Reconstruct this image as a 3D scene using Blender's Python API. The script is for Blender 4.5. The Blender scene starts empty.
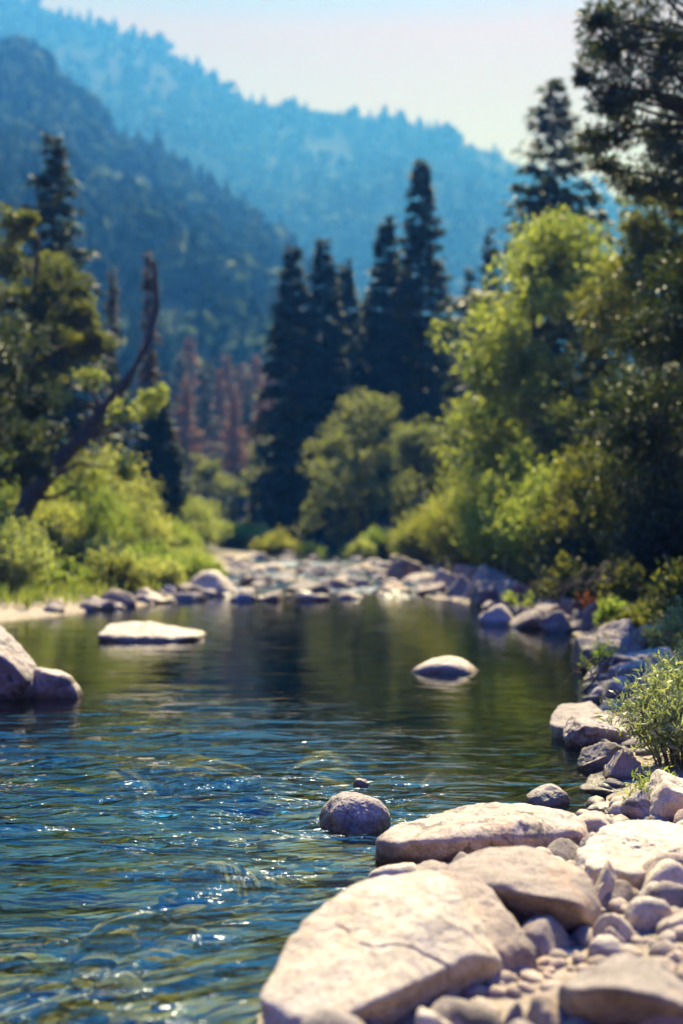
import bpy, bmesh, math
import numpy as np
from mathutils import Vector

scene = bpy.context.scene
COL = scene.collection
R = math.radians
F, CX, HZ, EYE = 1138.0, 341.5, 512.0, 2.0      # lens in pixels, centre column, horizon row, eye height
SUN_EL, SUN_AZ = 53.0, 11.0                    # degrees; azimuth from straight ahead (+Y), + = right

# ------------------------------------------------------------------ noise
def _h(ix, iy, iz, s):
    with np.errstate(over='ignore'):
        n = (ix.astype(np.int64) * 374761393 + iy.astype(np.int64) * 668265263 + iz.astype(np.int64) * 2147483647 + s * 144269504) & 0xFFFFFFFF
        n = ((n ^ (n >> 13)) * 1274126177) & 0xFFFFFFFF
        n = ((n ^ (n >> 16)) * 2246822519) & 0xFFFFFFFF
        n = n ^ (n >> 15)
    return (n & 0xFFFFFF) / float(0xFFFFFF) * 2 - 1

def vnoise(p, s=0):
    p = np.asarray(p, float)
    i = np.floor(p).astype(np.int64); f = p - i
    u = f * f * f * (f * (f * 6 - 15) + 10)
    x, y, z = i[..., 0], i[..., 1], i[..., 2]
    r = 0
    for a in (0, 1):
        wa = u[..., 0] if a else 1 - u[..., 0]
        for b in (0, 1):
            wb = u[..., 1] if b else 1 - u[..., 1]
            for c in (0, 1):
                wc = u[..., 2] if c else 1 - u[..., 2]
                r = r + wa * wb * wc * _h(x + a, y + b, z + c, s)
    return r

def fbm(p, o=4, s=0, g=.5):
    p = np.asarray(p, float); r = 0; a = 1.0; t = 0
    for k in range(o):
        r = r + a * vnoise(p * (2.03 ** k) + 17.3 * k, s + k * 7); t += a; a *= g
    return r / t

def ridged(p, o=3, s=0):
    return 1 - 2 * np.abs(fbm(p, o, s))

def v2(x, y, z=0.0):
    x = np.asarray(x, float); y = np.asarray(y, float)
    return np.stack([x, y, np.full_like(x, z) if np.isscalar(z) else z], -1)

def sstep(a, b, x):
    t = np.clip((x - a) / (b - a), 0, 1)
    return t * t * (3 - 2 * t)

# ------------------------------------------------------------------ mesh / object helpers
def mesh(name, V, faces, mat, smooth=True, parent=None, attrs=None, loc=None):
    me = bpy.data.meshes.new(name)
    V = np.asarray(V, np.float32)
    if not isinstance(faces, list): faces = [faces]
    faces = [np.asarray(f, np.int32) for f in faces if len(f)]
    nl = sum(f.size for f in faces); nf = sum(len(f) for f in faces)
    me.vertices.add(len(V)); me.vertices.foreach_set('co', V.ravel())
    me.loops.add(nl); me.polygons.add(nf)
    me.loops.foreach_set('vertex_index', np.concatenate([f.ravel() for f in faces]))
    st, k = [], 0
    for f in faces:
        st.append(np.arange(len(f)) * f.shape[1] + k); k += f.size
    me.polygons.foreach_set('loop_start', np.concatenate(st).astype(np.int32))
    me.update(calc_edges=True)
    me.polygons.foreach_set('use_smooth', np.full(nf, smooth))
    for an, av in (attrs or {}).items():
        at = me.attributes.new(an, 'FLOAT', 'POINT'); at.data.foreach_set('value', np.asarray(av, np.float32))
    me.validate()
    if mat: me.materials.append(mat)
    o = bpy.data.objects.new(name, me); COL.objects.link(o)
    if parent: o.parent = parent
    if loc is not None: o.location = loc
    return o

def tag(o, label=None, cat=None, group=None, kind=None):
    if label: o['label'] = label
    if cat: o['category'] = cat
    if group: o['group'] = group
    if kind: o['kind'] = kind
    return o

def empty(name, loc, label, cat, group=None):
    e = bpy.data.objects.new(name, None); COL.objects.link(e); e.location = loc
    e.empty_display_size = .2
    return tag(e, label, cat, group)

def grid_faces(nu, nv):
    a = np.arange(nu * nv).reshape(nu, nv)
    return np.stack([a[:-1, :-1], a[1:, :-1], a[1:, 1:], a[:-1, 1:]], -1).reshape(-1, 4)

_ico = {}
def ico(k):
    if k not in _ico:
        bm = bmesh.new(); bmesh.ops.create_icosphere(bm, subdivisions=k, radius=1)
        _ico[k] = (np.array([v.co[:] for v in bm.verts]), np.array([[v.index for v in f.verts] for f in bm.faces])); bm.free()
    return _ico[k]

class Acc:                                       # gathers pieces of ONE mesh
    def __init__(s): s.V, s.T, s.Q, s.n = [], [], [], 0
    def add(s, V, f):
        f = np.asarray(f)
        (s.T if f.shape[1] == 3 else s.Q).append(f + s.n); s.V.append(np.asarray(V)); s.n += len(V)
    def out(s, name, mat, parent=None, smooth=True, **k):
        fs = []
        if s.T: fs.append(np.concatenate(s.T))
        if s.Q: fs.append(np.concatenate(s.Q))
        return mesh(name, np.concatenate(s.V), fs, mat, smooth, parent, **k)

def tube(P, r, n=7):
    P = np.asarray(P, float); m = len(P); r = np.broadcast_to(r, m)
    T = np.gradient(P, axis=0); T /= np.linalg.norm(T, axis=1, keepdims=True) + 1e-9
    ref = np.where(np.abs(T[:, 2:3]) > .9, np.array([[1., 0, 0]]), np.array([[0, 0, 1.]]))
    A = np.cross(T, ref); A /= np.linalg.norm(A, axis=1, keepdims=True) + 1e-9
    B = np.cross(T, A)
    a = np.linspace(0, 2 * math.pi, n, endpoint=False)
    V = P[:, None] + r[:, None, None] * (A[:, None] * np.cos(a)[None, :, None] + B[:, None] * np.sin(a)[None, :, None])
    i = np.arange(m - 1)[:, None] * n; j = np.arange(n)[None]; j2 = (j + 1) % n
    f = np.stack([i + j, i + j2, i + n + j2, i + n + j], -1).reshape(-1, 4)
    return V.reshape(-1, 3), f

def leaves(C, D, N, L, W, fold=.12):
    """one pointed blade per row: base C, direction D, approximate face normal N, length L, width W."""
    D = D / (np.linalg.norm(D, axis=1, keepdims=True) + 1e-9)
    S = np.cross(D, N); S /= np.linalg.norm(S, axis=1, keepdims=True) + 1e-9
    U = np.cross(S, D)
    L = np.broadcast_to(L, len(C))[:, None]; W = np.broadcast_to(W, len(C))[:, None]
    m = C + D * L * .45 + U * L * fold
    V = np.stack([C, m + S * W * .5, C + D * L, m - S * W * .5], 1).reshape(-1, 3)
    return V, np.arange(len(C) * 4).reshape(-1, 4)

def rdir(rng, n):
    d = rng.normal(size=(n, 3)); return d / np.linalg.norm(d, axis=1, keepdims=True)

# ------------------------------------------------------------------ materials
def mat_new(name):
    m = bpy.data.materials.new(name); m.use_nodes = True
    nt = m.node_tree; nt.nodes.clear()
    out = nt.nodes.new('ShaderNodeOutputMaterial')
    def N(t, **k):
        n = nt.nodes.new('ShaderNode' + t)
        for a, b in k.items():
            if a.startswith('_'): setattr(n, a[1:], b)
            else: n.inputs[a.replace('__', ' ')].default_value = b
        return n
    return m, nt, out, N, nt.links.new

def ramp(N, pts):
    n = N('ValToRGB'); e = n.color_ramp.elements
    while len(e) < len(pts): e.new(.5)
    for q, (p, c) in zip(e, pts):
        q.position = p; q.color = (*c, 1) if len(c) == 3 else c
    return n

def mixc(N, L, fac, a, b, mode='MIX'):
    n = N('Mix', _data_type='RGBA', _blend_type=mode)
    for s, v in ((0, fac), (6, a), (7, b)):
        if hasattr(v, 'is_output'): L(v, n.inputs[s])
        else: n.inputs[s].default_value = v if s == 0 else ((*v, 1) if len(v) == 3 else v)
    return n.outputs[2]

def math_n(N, L, op, a, b=None, clamp=False):
    n = N('Math', _operation=op, _use_clamp=clamp)
    for i, v in enumerate((a, b)):
        if v is None: continue
        if hasattr(v, 'is_output'): L(v, n.inputs[i])
        else: n.inputs[i].default_value = v
    return n.outputs[0]

def rock_mat(name, light, dark, stain, stain_lo=.56, speck=.5, rough=.85, warm=(.42, .27, .17), wet=True, bump=.5, scl=1.0, isl=.0):
    m, nt, out, N, L = mat_new(name)
    tc = N('TexCoord'); oi = N('ObjectInfo'); geo = N('NewGeometry')
    off = N('VectorMath', _operation='ADD'); L(tc.outputs['Object'], off.inputs[0])
    sc = N('VectorMath', _operation='SCALE'); L(oi.outputs['Location'], sc.inputs[0]); sc.inputs['Scale'].default_value = 3.7
    L(sc.outputs[0], off.inputs[1]); P = off.outputs[0]
    def nz(s, d=5, r=.6, dist=0.0):
        n = N('TexNoise', Scale=s * scl, Detail=d, Roughness=r, Distortion=dist); L(P, n.inputs['Vector']); return n.outputs['Fac']
    big = ramp(N, [(.36, dark), (.6, light)]); L(nz(3.2, 6, .65, .6), big.inputs['Fac'])
    c = big.outputs['Color']
    wr = ramp(N, [(.54, (0, 0, 0)), (.74, (1, 1, 1))]); L(nz(2.1, 4, .6, 1.0), wr.inputs['Fac'])
    c = mixc(N, L, math_n(N, L, 'MULTIPLY', wr.outputs['Color'], .55), c, warm)
    fine = ramp(N, [(.34, (.45, .42, .40)), (.5, (1, 1, 1)), (.68, (1.18, 1.16, 1.12))]); L(nz(62, 3, .7), fine.inputs['Fac'])
    c = mixc(N, L, speck, c, fine.outputs['Color'], 'MULTIPLY')
    mid = ramp(N, [(.3, (.56, .53, .50)), (.6, (1.1, 1.09, 1.07))]); L(nz(14, 6, .7, .4), mid.inputs['Fac'])
    c = mixc(N, L, .8, c, mid.outputs['Color'], 'MULTIPLY')
    st = ramp(N, [(stain_lo, (0, 0, 0)), (stain_lo + .07, (1, 1, 1))]); L(nz(4.6, 9, .72, .8), st.inputs['Fac'])
    c = mixc(N, L, math_n(N, L, 'MULTIPLY', st.outputs['Color'], .8), c, stain)
    # per-stone tint
    tr = ramp(N, [(0, (.86, .85, .86)), (.5, (1, .98, .95)), (1, (1.1, 1.03, .95))]); L(oi.outputs['Random'], tr.inputs['Fac'])
    c = mixc(N, L, 1.0, c, tr.outputs['Color'], 'MULTIPLY')
    ir = ramp(N, [(0, (.72, .70, .68)), (.5, (1, .98, .95)), (1, (1.12, 1.04, .92))]); L(geo.outputs['Random Per Island'], ir.inputs['Fac'])
    c = mixc(N, L, isl, c, ir.outputs['Color'], 'MULTIPLY')
    bs = N('BsdfPrincipled', Roughness=rough)
    if wet:                                       # tide line: stone soaked near the river surface
        sx = N('SeparateXYZ'); L(geo.outputs['Position'], sx.inputs[0])
        z = math_n(N, L, 'ADD', sx.outputs['Z'], math_n(N, L, 'MULTIPLY', math_n(N, L, 'SUBTRACT', nz(9, 3), .5), .09))
        mr = N('MapRange'); L(z, mr.inputs['Value'])
        for i, v in zip((1, 2, 3, 4), (.05, .095, 1, 0)): mr.inputs[i].default_value = v
        c = mixc(N, L, mr.outputs[0], c, mixc(N, L, 1.0, c, (.42, .38, .33), 'MULTIPLY'))
        L(math_n(N, L, 'SUBTRACT', rough, math_n(N, L, 'MULTIPLY', mr.outputs[0], rough - .3)), bs.inputs['Roughness'])
    L(c, bs.inputs['Base Color'])
    b1 = N('Bump', Strength=bump, Distance=.02); L(nz(24, 8, .68), b1.inputs['Height'])
    b2 = N('Bump', Strength=bump * .7, Distance=.006); L(nz(110, 4, .7), b2.inputs['Height']); L(b1.outputs[0], b2.inputs['Normal'])
    L(b2.outputs[0], bs.inputs['Normal']); L(bs.outputs[0], out.inputs[0])
    return m

def leaf_mat(name, cols, transl=.45, gloss=.5, spec=.35, nsc=.9):
    m, nt, out, N, L = mat_new(name)
    geo = N('NewGeometry'); oi = N('ObjectInfo'); tc = N('TexCoord')
    rp = ramp(N, [(i / (len(cols) - 1), c) for i, c in enumerate(cols)])
    n = N('TexNoise', Scale=nsc, Detail=3.0); L(tc.outputs['Object'], n.inputs['Vector'])
    k = math_n(N, L, 'ADD', math_n(N, L, 'MULTIPLY', geo.outputs['Random Per Island'], .62), math_n(N, L, 'MULTIPLY', math_n(N, L, 'SUBTRACT', n.outputs['Fac'], .3), .95), True)
    L(k, rp.inputs['Fac']); c = rp.outputs['Color']
    tr = ramp(N, [(0, (.85, .9, .9)), (1, (1.1, 1.05, .95))]); L(oi.outputs['Random'], tr.inputs['Fac'])
    c = mixc(N, L, 1.0, c, tr.outputs['Color'], 'MULTIPLY')
    d = N('BsdfPrincipled', Roughness=gloss); d.inputs['Specular IOR Level'].default_value = spec; L(c, d.inputs['Base Color'])
    t = N('BsdfTranslucent'); L(mixc(N, L, 1.0, c, (1.35, 1.25, .55), 'MULTIPLY'), t.inputs['Color'])
    mx = N('MixShader', Fac=transl); L(d.outputs[0], mx.inputs[1]); L(t.outputs[0], mx.inputs[2])
    L(mx.outputs[0], out.inputs[0]); return m

def bark_mat(name, a, b):
    m, nt, out, N, L = mat_new(name)
    tc = N('TexCoord'); mp = N('Mapping'); mp.inputs['Scale'].default_value = (9, 9, 1.6); L(tc.outputs['Object'], mp.inputs['Vector'])
    n = N('TexNoise', Scale=1.6, Detail=6.0, Roughness=.7); L(mp.outputs[0], n.inputs['Vector'])
    rp = ramp(N, [(.35, a), (.68, b)]); L(n.outputs['Fac'], rp.inputs['Fac'])
    bs = N('BsdfPrincipled', Roughness=.9); L(rp.outputs[0], bs.inputs['Base Color'])
    bu = N('Bump', Strength=.8, Distance=.03); L(n.outputs['Fac'], bu.inputs['Height']); L(bu.outputs[0], bs.inputs['Normal'])
    L(bs.outputs[0], out.inputs[0]); return m

M = {}
M['cream'] = rock_mat('cream_granite', (.51, .445, .365), (.41, .345, .275), (.17, .135, .11), .62, .55, bump=.8)
M['buff'] = rock_mat('buff_granite', (.43, .35, .28), (.31, .245, .19), (.12, .09, .07), .59, .55, bump=.8)
M['grey'] = rock_mat('grey_brown_granite', (.28, .24, .218), (.19, .16, .148), (.10, .085, .075), .585, .6, bump=.8)
M['dark'] = rock_mat('dark_stained_shaded_granite', (.26, .22, .20), (.14, .12, .11), (.05, .044, .04), .52, .6, bump=.8)  # dark stained stone; on the right bank its darkness also stands for shade
M['stained'] = rock_mat('lichen_stained_granite', (.42, .36, .32), (.30, .25, .22), (.055, .048, .042), .535, .65, bump=.8)
M['drowned'] = rock_mat('algae_coated_stone', (.33, .25, .095), (.17, .14, .045), (.06, .06, .02), .6, .5, warm=(.42, .25, .07), wet=False)
M['shingle'] = rock_mat('mixed_shingle', (.44, .36, .29), (.25, .21, .18), (.10, .08, .065), .6, .5, isl=1.0)
M['sunken'] = rock_mat('tan_sunken_stone', (.50, .37, .14), (.30, .23, .08), (.10, .09, .03), .62, .5, warm=(.48, .27, .08), wet=False)  # brighter tan, so the sunken boulders show through the water
M['willow'] = leaf_mat('willow_leaf', [(.12, .16, .075), (.23, .28, .15), (.42, .45, .31)], .4, .4)
M['bush'] = leaf_mat('bush_leaf', [(.09, .15, .035), (.20, .28, .075), (.36, .41, .16)], .55, .5)
M['pale'] = leaf_mat('pale_bush_leaf', [(.17, .22, .075), (.32, .37, .15), (.48, .51, .27)], .5, .5)
M['gold'] = leaf_mat('golden_bush_leaf', [(.12, .16, .035), (.26, .28, .07), (.38, .37, .12)], .5, .5)
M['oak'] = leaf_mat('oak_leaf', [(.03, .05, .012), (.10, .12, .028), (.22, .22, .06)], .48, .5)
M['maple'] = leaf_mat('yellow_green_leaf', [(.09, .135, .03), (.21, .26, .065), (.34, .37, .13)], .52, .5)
M['darkleaf'] = leaf_mat('dark_leaf', [(.018, .032, .010), (.035, .055, .015), (.075, .085, .022)], .3, .5)  # leaves of the shaded trees and shrubs, with shade put into the colour
M['greyleaf'] = leaf_mat('grey_green_leaf', [(.06, .085, .035), (.15, .18, .075), (.27, .29, .13)], .48, .5)
M['red'] = leaf_mat('red_leaf', [(.22, .06, .03), (.32, .11, .05), (.38, .18, .08)], .4, .5)
M['needle'] = leaf_mat('fir_needles', [(.018, .038, .026), (.034, .060, .040), (.065, .095, .058)], .12, .6, .15)
M['pine'] = leaf_mat('pine_needles', [(.02, .035, .016), (.04, .065, .026), (.08, .10, .04)], .2, .6)
M['dead'] = leaf_mat('rusty_dead_needles', [(.11, .045, .033), (.19, .09, .065), (.25, .15, .10)], .3, .7)
M['grassb'] = leaf_mat('grass_blade', [(.09, .15, .03), (.18, .24, .06), (.30, .32, .12)], .45, .5)
M['greydead'] = leaf_mat('grey_brown_dead_needles', [(.05, .038, .03), (.09, .07, .055), (.15, .12, .095)], .25, .7)
M['bark'] = bark_mat('dark_bark', (.028, .022, .018), (.085, .066, .052))
M['twig'] = bark_mat('twig_bark', (.06, .045, .03), (.16, .12, .08))
M['snag'] = bark_mat('weathered_bark', (.05, .04, .035), (.15, .12, .10))

# ------------------------------------------------------------------ terrain
RY = np.array([-60, 0, 3.5, 4.7, 5.6, 6.4, 7.0, 7.6, 8.5, 10, 12.8, 15, 18, 20.5, 23, 25, 27, 30, 37, 45, 55, 70, 100, 160, 3000.])
RX = np.array([-1., -1., -.6, -.3, -.05, .35, 1.2, 1.6, 1.85, 2.15, 2.75, 3.25, 3.9, 3.7, 3.3, 2.6, 2.1, 2.6, 3.3, 2.8, 1., -4, -14, -25, -25.])
LY = np.array([-60, 0, 12, 17, 19.5, 21, 23, 26, 28, 34, 40, 47, 55, 70, 100, 160, 3000.])
LX = np.array([-9, -9, -8, -7, -6.6, -6.1, -5.0, -3.5, -3.2, -3.5, -3.9, -3.6, -4.5, -10, -22, -35, -35.])
def wlev(y):
    return .22 * sstep(27.5, 43, y) + np.clip((y - 43) * .004, 0, .4)
def river_sd(x, y):
    return np.maximum(np.interp(y, LY, LX) - x, x - np.interp(y, RY, RX))
def terrain(x, y):
    x = np.asarray(x, float); y = np.asarray(y, float)
    wob = .22 * fbm(v2(x * .9, y * .9), 3, 5)
    l = np.interp(y, LY, LX); r = np.interp(y, RY, RX)
    sdl, sdr = l - x + wob, x - r + wob
    sd = np.maximum(sdl, sdr)
    inside = -np.minimum(.42, .02 + .22 * np.maximum(-sd, 0)) - .06 * np.minimum(1, np.maximum(-sd, 0)) * fbm(v2(x * 1.1, y * 1.1), 3, 9)
    sh = .18 * sstep(27, 30, y) * sstep(46, 40, y)                # shallows in the rapids
    inside = np.maximum(inside, -.42 + sh * 1.8)
    s = np.maximum(sdl, 0); left = .04 + .10 * np.minimum(s, 2) + .05 * np.maximum(s - 2, 0) + .25 * np.maximum(s - 25, 0)
    s = np.maximum(sdr, 0)
    near = sstep(9, 7, y)
    right = .02 + (.13 - .09 * near) * np.minimum(s, 1.2) + (.42 - .22 * near) * np.clip(s - 1.2, 0, 7) + .30 * np.maximum(s - 25, 0)
    out = np.where(sdl > sdr, left, right) + .05 * fbm(v2(x * .7, y * .7), 4, 21) * np.minimum(1, np.maximum(sd, 0))
    far = np.clip(y - 170, 0, 1e9)
    return wlev(y) + np.where(sd > 0, np.minimum(out, 22), inside) + np.minimum(far * .01, 8)

def zat(x, y): return float(terrain(np.array([x]), np.array([y]))[0])

def axis(parts):
    return np.unique(np.concatenate([np.arange(a, b, s) for a, b, s in parts]))

def soil_mat():
    m, nt, out, N, L = mat_new('river_soil')
    geo = N('NewGeometry'); at = N('Attribute', _attribute_name='bank')
    def nz(s, d=6, r=.65):
        n = N('TexNoise', Scale=s, Detail=d, Roughness=r); L(geo.outputs['Position'], n.inputs['Vector']); return n.outputs['Fac']
    sand = ramp(N, [(.3, (.17, .13, .09)), (.5, (.29, .23, .17)), (.72, (.40, .33, .26))]); L(nz(7), sand.inputs['Fac'])
    gr = ramp(N, [(.35, (.5, .46, .43)), (.55, (1, 1, 1)), (.75, (1.15, 1.1, 1.05))]); L(nz(70, 4, .8), gr.inputs['Fac'])
    dry = mixc(N, L, .85, sand.outputs[0], gr.outputs[0], 'MULTIPLY')
    soil = ramp(N, [(.3, (.035, .028, .018)), (.55, (.08, .065, .04)), (.75, (.11, .12, .045))]); L(nz(2.2), soil.inputs['Fac'])
    bed = ramp(N, [(.34, (.07, .08, .025)), (.46, (.17, .16, .055)), (.58, (.34, .28, .11)), (.74, (.50, .39, .19))]); L(nz(2.0, 7, .6), bed.inputs['Fac'])
    bedc = mixc(N, L, .7, bed.outputs[0], gr.outputs[0], 'MULTIPLY')
    dp = N('MapRange'); L(math_n(N, L, 'ADD', at.outputs['Fac'], math_n(N, L, 'MULTIPLY', math_n(N, L, 'SUBTRACT', nz(.8), .5), 1.6)), dp.inputs[0])
    dp.inputs[1].default_value = -3.2; dp.inputs[2].default_value = -1.7; dp.inputs[3].default_value = 1; dp.inputs[4].default_value = 0
    bedc = mixc(N, L, dp.outputs[0], bedc, mixc(N, L, 1.0, bedc, (.12, .30, .20), 'MULTIPLY'))     # deep water's dimming painted into the channel bed as dark green
    b = math_n(N, L, 'ADD', at.outputs['Fac'], math_n(N, L, 'MULTIPLY', math_n(N, L, 'SUBTRACT', nz(1.3), .5), 1.6))
    up = N('MapRange'); L(b, up.inputs[0]); up.inputs[1].default_value = 1.3; up.inputs[2].default_value = 2.2
    lo = N('MapRange'); L(at.outputs['Fac'], lo.inputs[0]); lo.inputs[1].default_value = -.25; lo.inputs[2].default_value = .12
    c = mixc(N, L, lo.outputs[0], bedc, mixc(N, L, up.outputs[0], dry, soil.outputs[0]))
    bs = N('BsdfPrincipled', Roughness=.9); L(c, bs.inputs['Base Color'])
    bu = N('Bump', Strength=.6, Distance=.03); L(nz(28, 8, .75), bu.inputs['Height']); L(bu.outputs[0], bs.inputs['Normal'])
    L(bs.outputs[0], out.inputs[0]); return m

gx = axis([(-1500, -200, 130), (-200, -40, 16), (-40, -12, 1.6), (-12, 9, .13), (9, 40, 1.6), (40, 200, 16), (200, 1501, 130)])
gy = axis([(-60, -4, 8), (-4, 2, .5), (2, 14, .09), (14, 30, .18), (30, 60, .5), (60, 200, 6), (200, 2701, 125)])
X, Y = np.meshgrid(gx, gy, indexing='ij')
Z = terrain(X, Y)
mesh('ground', np.stack([X, Y, Z], -1).reshape(-1, 3), grid_faces(len(gx), len(gy)), soil_mat(),
     attrs={'bank': (river_sd(X, Y) + np.where(river_sd(X, Y) > .05, 1.3 * sstep(8.2, 9.5, Y) * (X > 0) + 1.3 * sstep(20, 21, Y) * sstep(-5.9, -5.2, X) * (X < 0) + 1.6 * sstep(44, 50, Y), 0)).ravel()})['kind'] = 'structure'

# ------------------------------------------------------------------ water
def water_mat():
    m, nt, out, N, L = mat_new('river_water')
    geo = N('NewGeometry'); chop = N('Attribute', _attribute_name='chop'); foam = N('Attribute', _attribute_name='foam')
    def nz(sx, sy, d=3, r=.55, dist=0.0):
        mp = N('Mapping'); mp.inputs['Scale'].default_value = (sx, sy, 1); L(geo.outputs['Position'], mp.inputs['Vector'])
        n = N('TexNoise', Scale=1.0, Detail=d, Roughness=r, Distortion=dist); L(mp.outputs[0], n.inputs['Vector']); return n.outputs['Fac']
    h = math_n(N, L, 'ADD', math_n(N, L, 'MULTIPLY', nz(1.5, 4.4, 3, .5, .8), .17), math_n(N, L, 'MULTIPLY', nz(8, 20, 3, .55, .4), .015))
    h = math_n(N, L, 'MULTIPLY', h, chop.outputs['Fac'])
    bu = N('Bump', Strength=1.0, Distance=1.0); L(h, bu.inputs['Height'])
    fr = N('Fresnel', IOR=1.87); L(bu.outputs[0], fr.inputs['Normal'])
    tr = N('BsdfTransparent', Color=(.60, .68, .42, 1))
    gl = N('BsdfGlossy', Roughness=.045, Color=(1, 1, 1, 1)); L(bu.outputs[0], gl.inputs['Normal'])
    mx = N('MixShader'); L(fr.outputs[0], mx.inputs[0]); L(tr.outputs[0], mx.inputs[1]); L(gl.outputs[0], mx.inputs[2])
    df = N('BsdfDiffuse', Color=(.5, .53, .54, 1))
    fn = nz(5, 3.2, 6, .75)
    fm = math_n(N, L, 'MULTIPLY', math_n(N, L, 'MULTIPLY', math_n(N, L, 'SUBTRACT', fn, .44), 7.0, True), foam.outputs['Fac'], True)
    m2 = N('MixShader'); L(fm, m2.inputs[0]); L(mx.outputs[0], m2.inputs[1]); L(df.outputs[0], m2.inputs[2])
    L(m2.outputs[0], out.inputs[0]); return m

wy = axis([(-10, 2.4, .8), (2.4, 8, .028), (8, 14, .05), (14, 28, .1), (28, 46, .09), (46, 110, 1.5)])
wx = axis([(-26, -10, .8), (-10, -4, .12), (-4, 4, .045), (4, 8, .12)])
X, Y = np.meshgrid(wx, wy, indexing='ij')
calm = sstep(6.2, 13.0, Y + 1.6 * fbm(v2(X * .5, Y * .9), 3, 55))
chop = 1.1 * (1 - calm) + .07 * calm
chop *= .16 + .84 * sstep(.9, -1.1, X - .05 * (Y - 6) + .5 * fbm(v2(X * .6, Y * 1.2), 3, 57))                  # quieter under the right bank
chop *= .75 + .6 * fbm(v2(X * .35, Y * .5), 2, 71)
chop = np.maximum(chop, .05)
rap = sstep(27.2, 29.5, Y) * sstep(48, 44, Y)
chop = chop * (1 - rap) + .45 * rap
wave = .065 * fbm(v2(X * 1.3, Y * 2.8), 3, 31) + .012 * fbm(v2(X * 5, Y * 11), 2, 37)
Z = wlev(Y) + wave * chop + rap * .05 * fbm(v2(X * 1.3, Y * .9), 3, 41)
foam = rap * np.clip(.25 + 1.1 * fbm(v2(X * .6, Y * .35), 3, 43), 0, 1)
fo = mesh('water', np.stack([X, Y, Z], -1).reshape(-1, 3), grid_faces(len(wx), len(wy)), water_mat(),
     attrs={'chop': chop.ravel(), 'foam': foam.ravel()})
fo['kind'] = 'structure'

# ------------------------------------------------------------------ rocks
def rock_shape(k, seed, cuts=None, nplanes=11, p=9.0, rough=.10, fine=.02, cracks=0.0, block=False):
    rng = np.random.default_rng(seed)
    D, Fc = ico(k)
    n = rdir(rng, nplanes); n[:, 2] = np.abs(n[:, 2]) * .9 - .15; n /= np.linalg.norm(n, axis=1, keepdims=True)
    d = rng.uniform(.72, 1.05, nplanes)
    n = np.concatenate([n, [[0, 0, -1.]]]); d = np.append(d, .8)
    if block:
        q = rng.normal(size=(3, 3)) * .55 + np.eye(3); q, _ = np.linalg.qr(q)
        n = np.concatenate([q, -q, rdir(rng, 3)]); d = np.concatenate([rng.uniform(.5, .85, 6), rng.uniform(.8, 1, 3)])
        n = n + rng.normal(0, .12, n.shape); n /= np.linalg.norm(n, axis=1, keepdims=True)
    if cuts:
        c = np.array(cuts, float); cn = c[:, :3] / np.linalg.norm(c[:, :3], axis=1, keepdims=True)
        n = np.concatenate([n, cn]); d = np.append(d, c[:, 3])
    W = D + .10 * np.stack([fbm(D * 1.6 + seed, 2, seed + i) for i in (1, 2, 3)], -1)
    W /= np.linalg.norm(W, axis=1, keepdims=True)
    t = np.maximum(W @ n.T, 1e-4) / d
    r = (np.sum(t ** p, 1) + .9 ** p * .35) ** (-1 / p)
    r = r * (1 + rough * fbm(D * 2.2 + seed * .37, 4, seed + 11) + fine * ridged(D * 7 + seed, 4, seed + 13))
    if cracks:
        cr = np.abs(fbm(D * 1.3 + seed * 1.7, 3, seed + 19)); r = r - cracks * np.exp(-(cr / .018) ** 2)
    return D * r[:, None], Fc

def put_rock(name, px0, px1, pt, pb, depth, seed, mat, k, label, cat='rock', group=None, bury=.45, zb=None, rz=None, cuts=None, tilt=(0, 0), **kw):
    """a boulder that stands where the picture's box meets the ground: width and height follow from its distance."""
    pc = (px0 + px1) / 2
    ds = np.linspace(3.2, 60, 4000)
    if zb is None:
        g = np.maximum(terrain((pc - CX) / F * ds, ds), wlev(ds) - .02)
        row = HZ + (EYE - g) / ds * F
        i = np.argmax(row <= pb) if (row <= pb).any() else len(ds) - 1
        d0, gz = ds[i], g[i]
    else:
        d0 = (EYE - zb) * F / (pb - HZ); gz = zb
    w = (px1 - px0) / F * d0 / (1 - .4 * depth * (px1 - px0) / F)
    dep = w * depth; dc = d0 + dep * .42
    w = (px1 - px0) / F * dc
    x = (pc - CX) / F * dc
    ztop = EYE - (pt - HZ) / F * (dc + .05 * dep)
    h = max(ztop - gz, .16 * w)
    V, Fc = rock_shape(k, seed, cuts, **kw)
    rng = np.random.default_rng(seed + 5)
    a = rng.uniform(-.5, .5) if rz is None else rz
    if cuts is None:
        V = V @ np.array([[math.cos(a), -math.sin(a), 0], [math.sin(a), math.cos(a), 0], [0, 0, 1]]).T
    lo, hi = V.min(0), V.max(0)
    V = (V - (lo + hi) / 2) / (hi - lo)                             # unit box centred
    V = V * np.array([w, dep, h * (1 + bury)])
    V[:, 2] += h * (1 + bury) / 2 - h * bury
    o = mesh(name, V, Fc, M[mat], loc=(x, dc, gz))
    return tag(o, label, cat, group)

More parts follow.
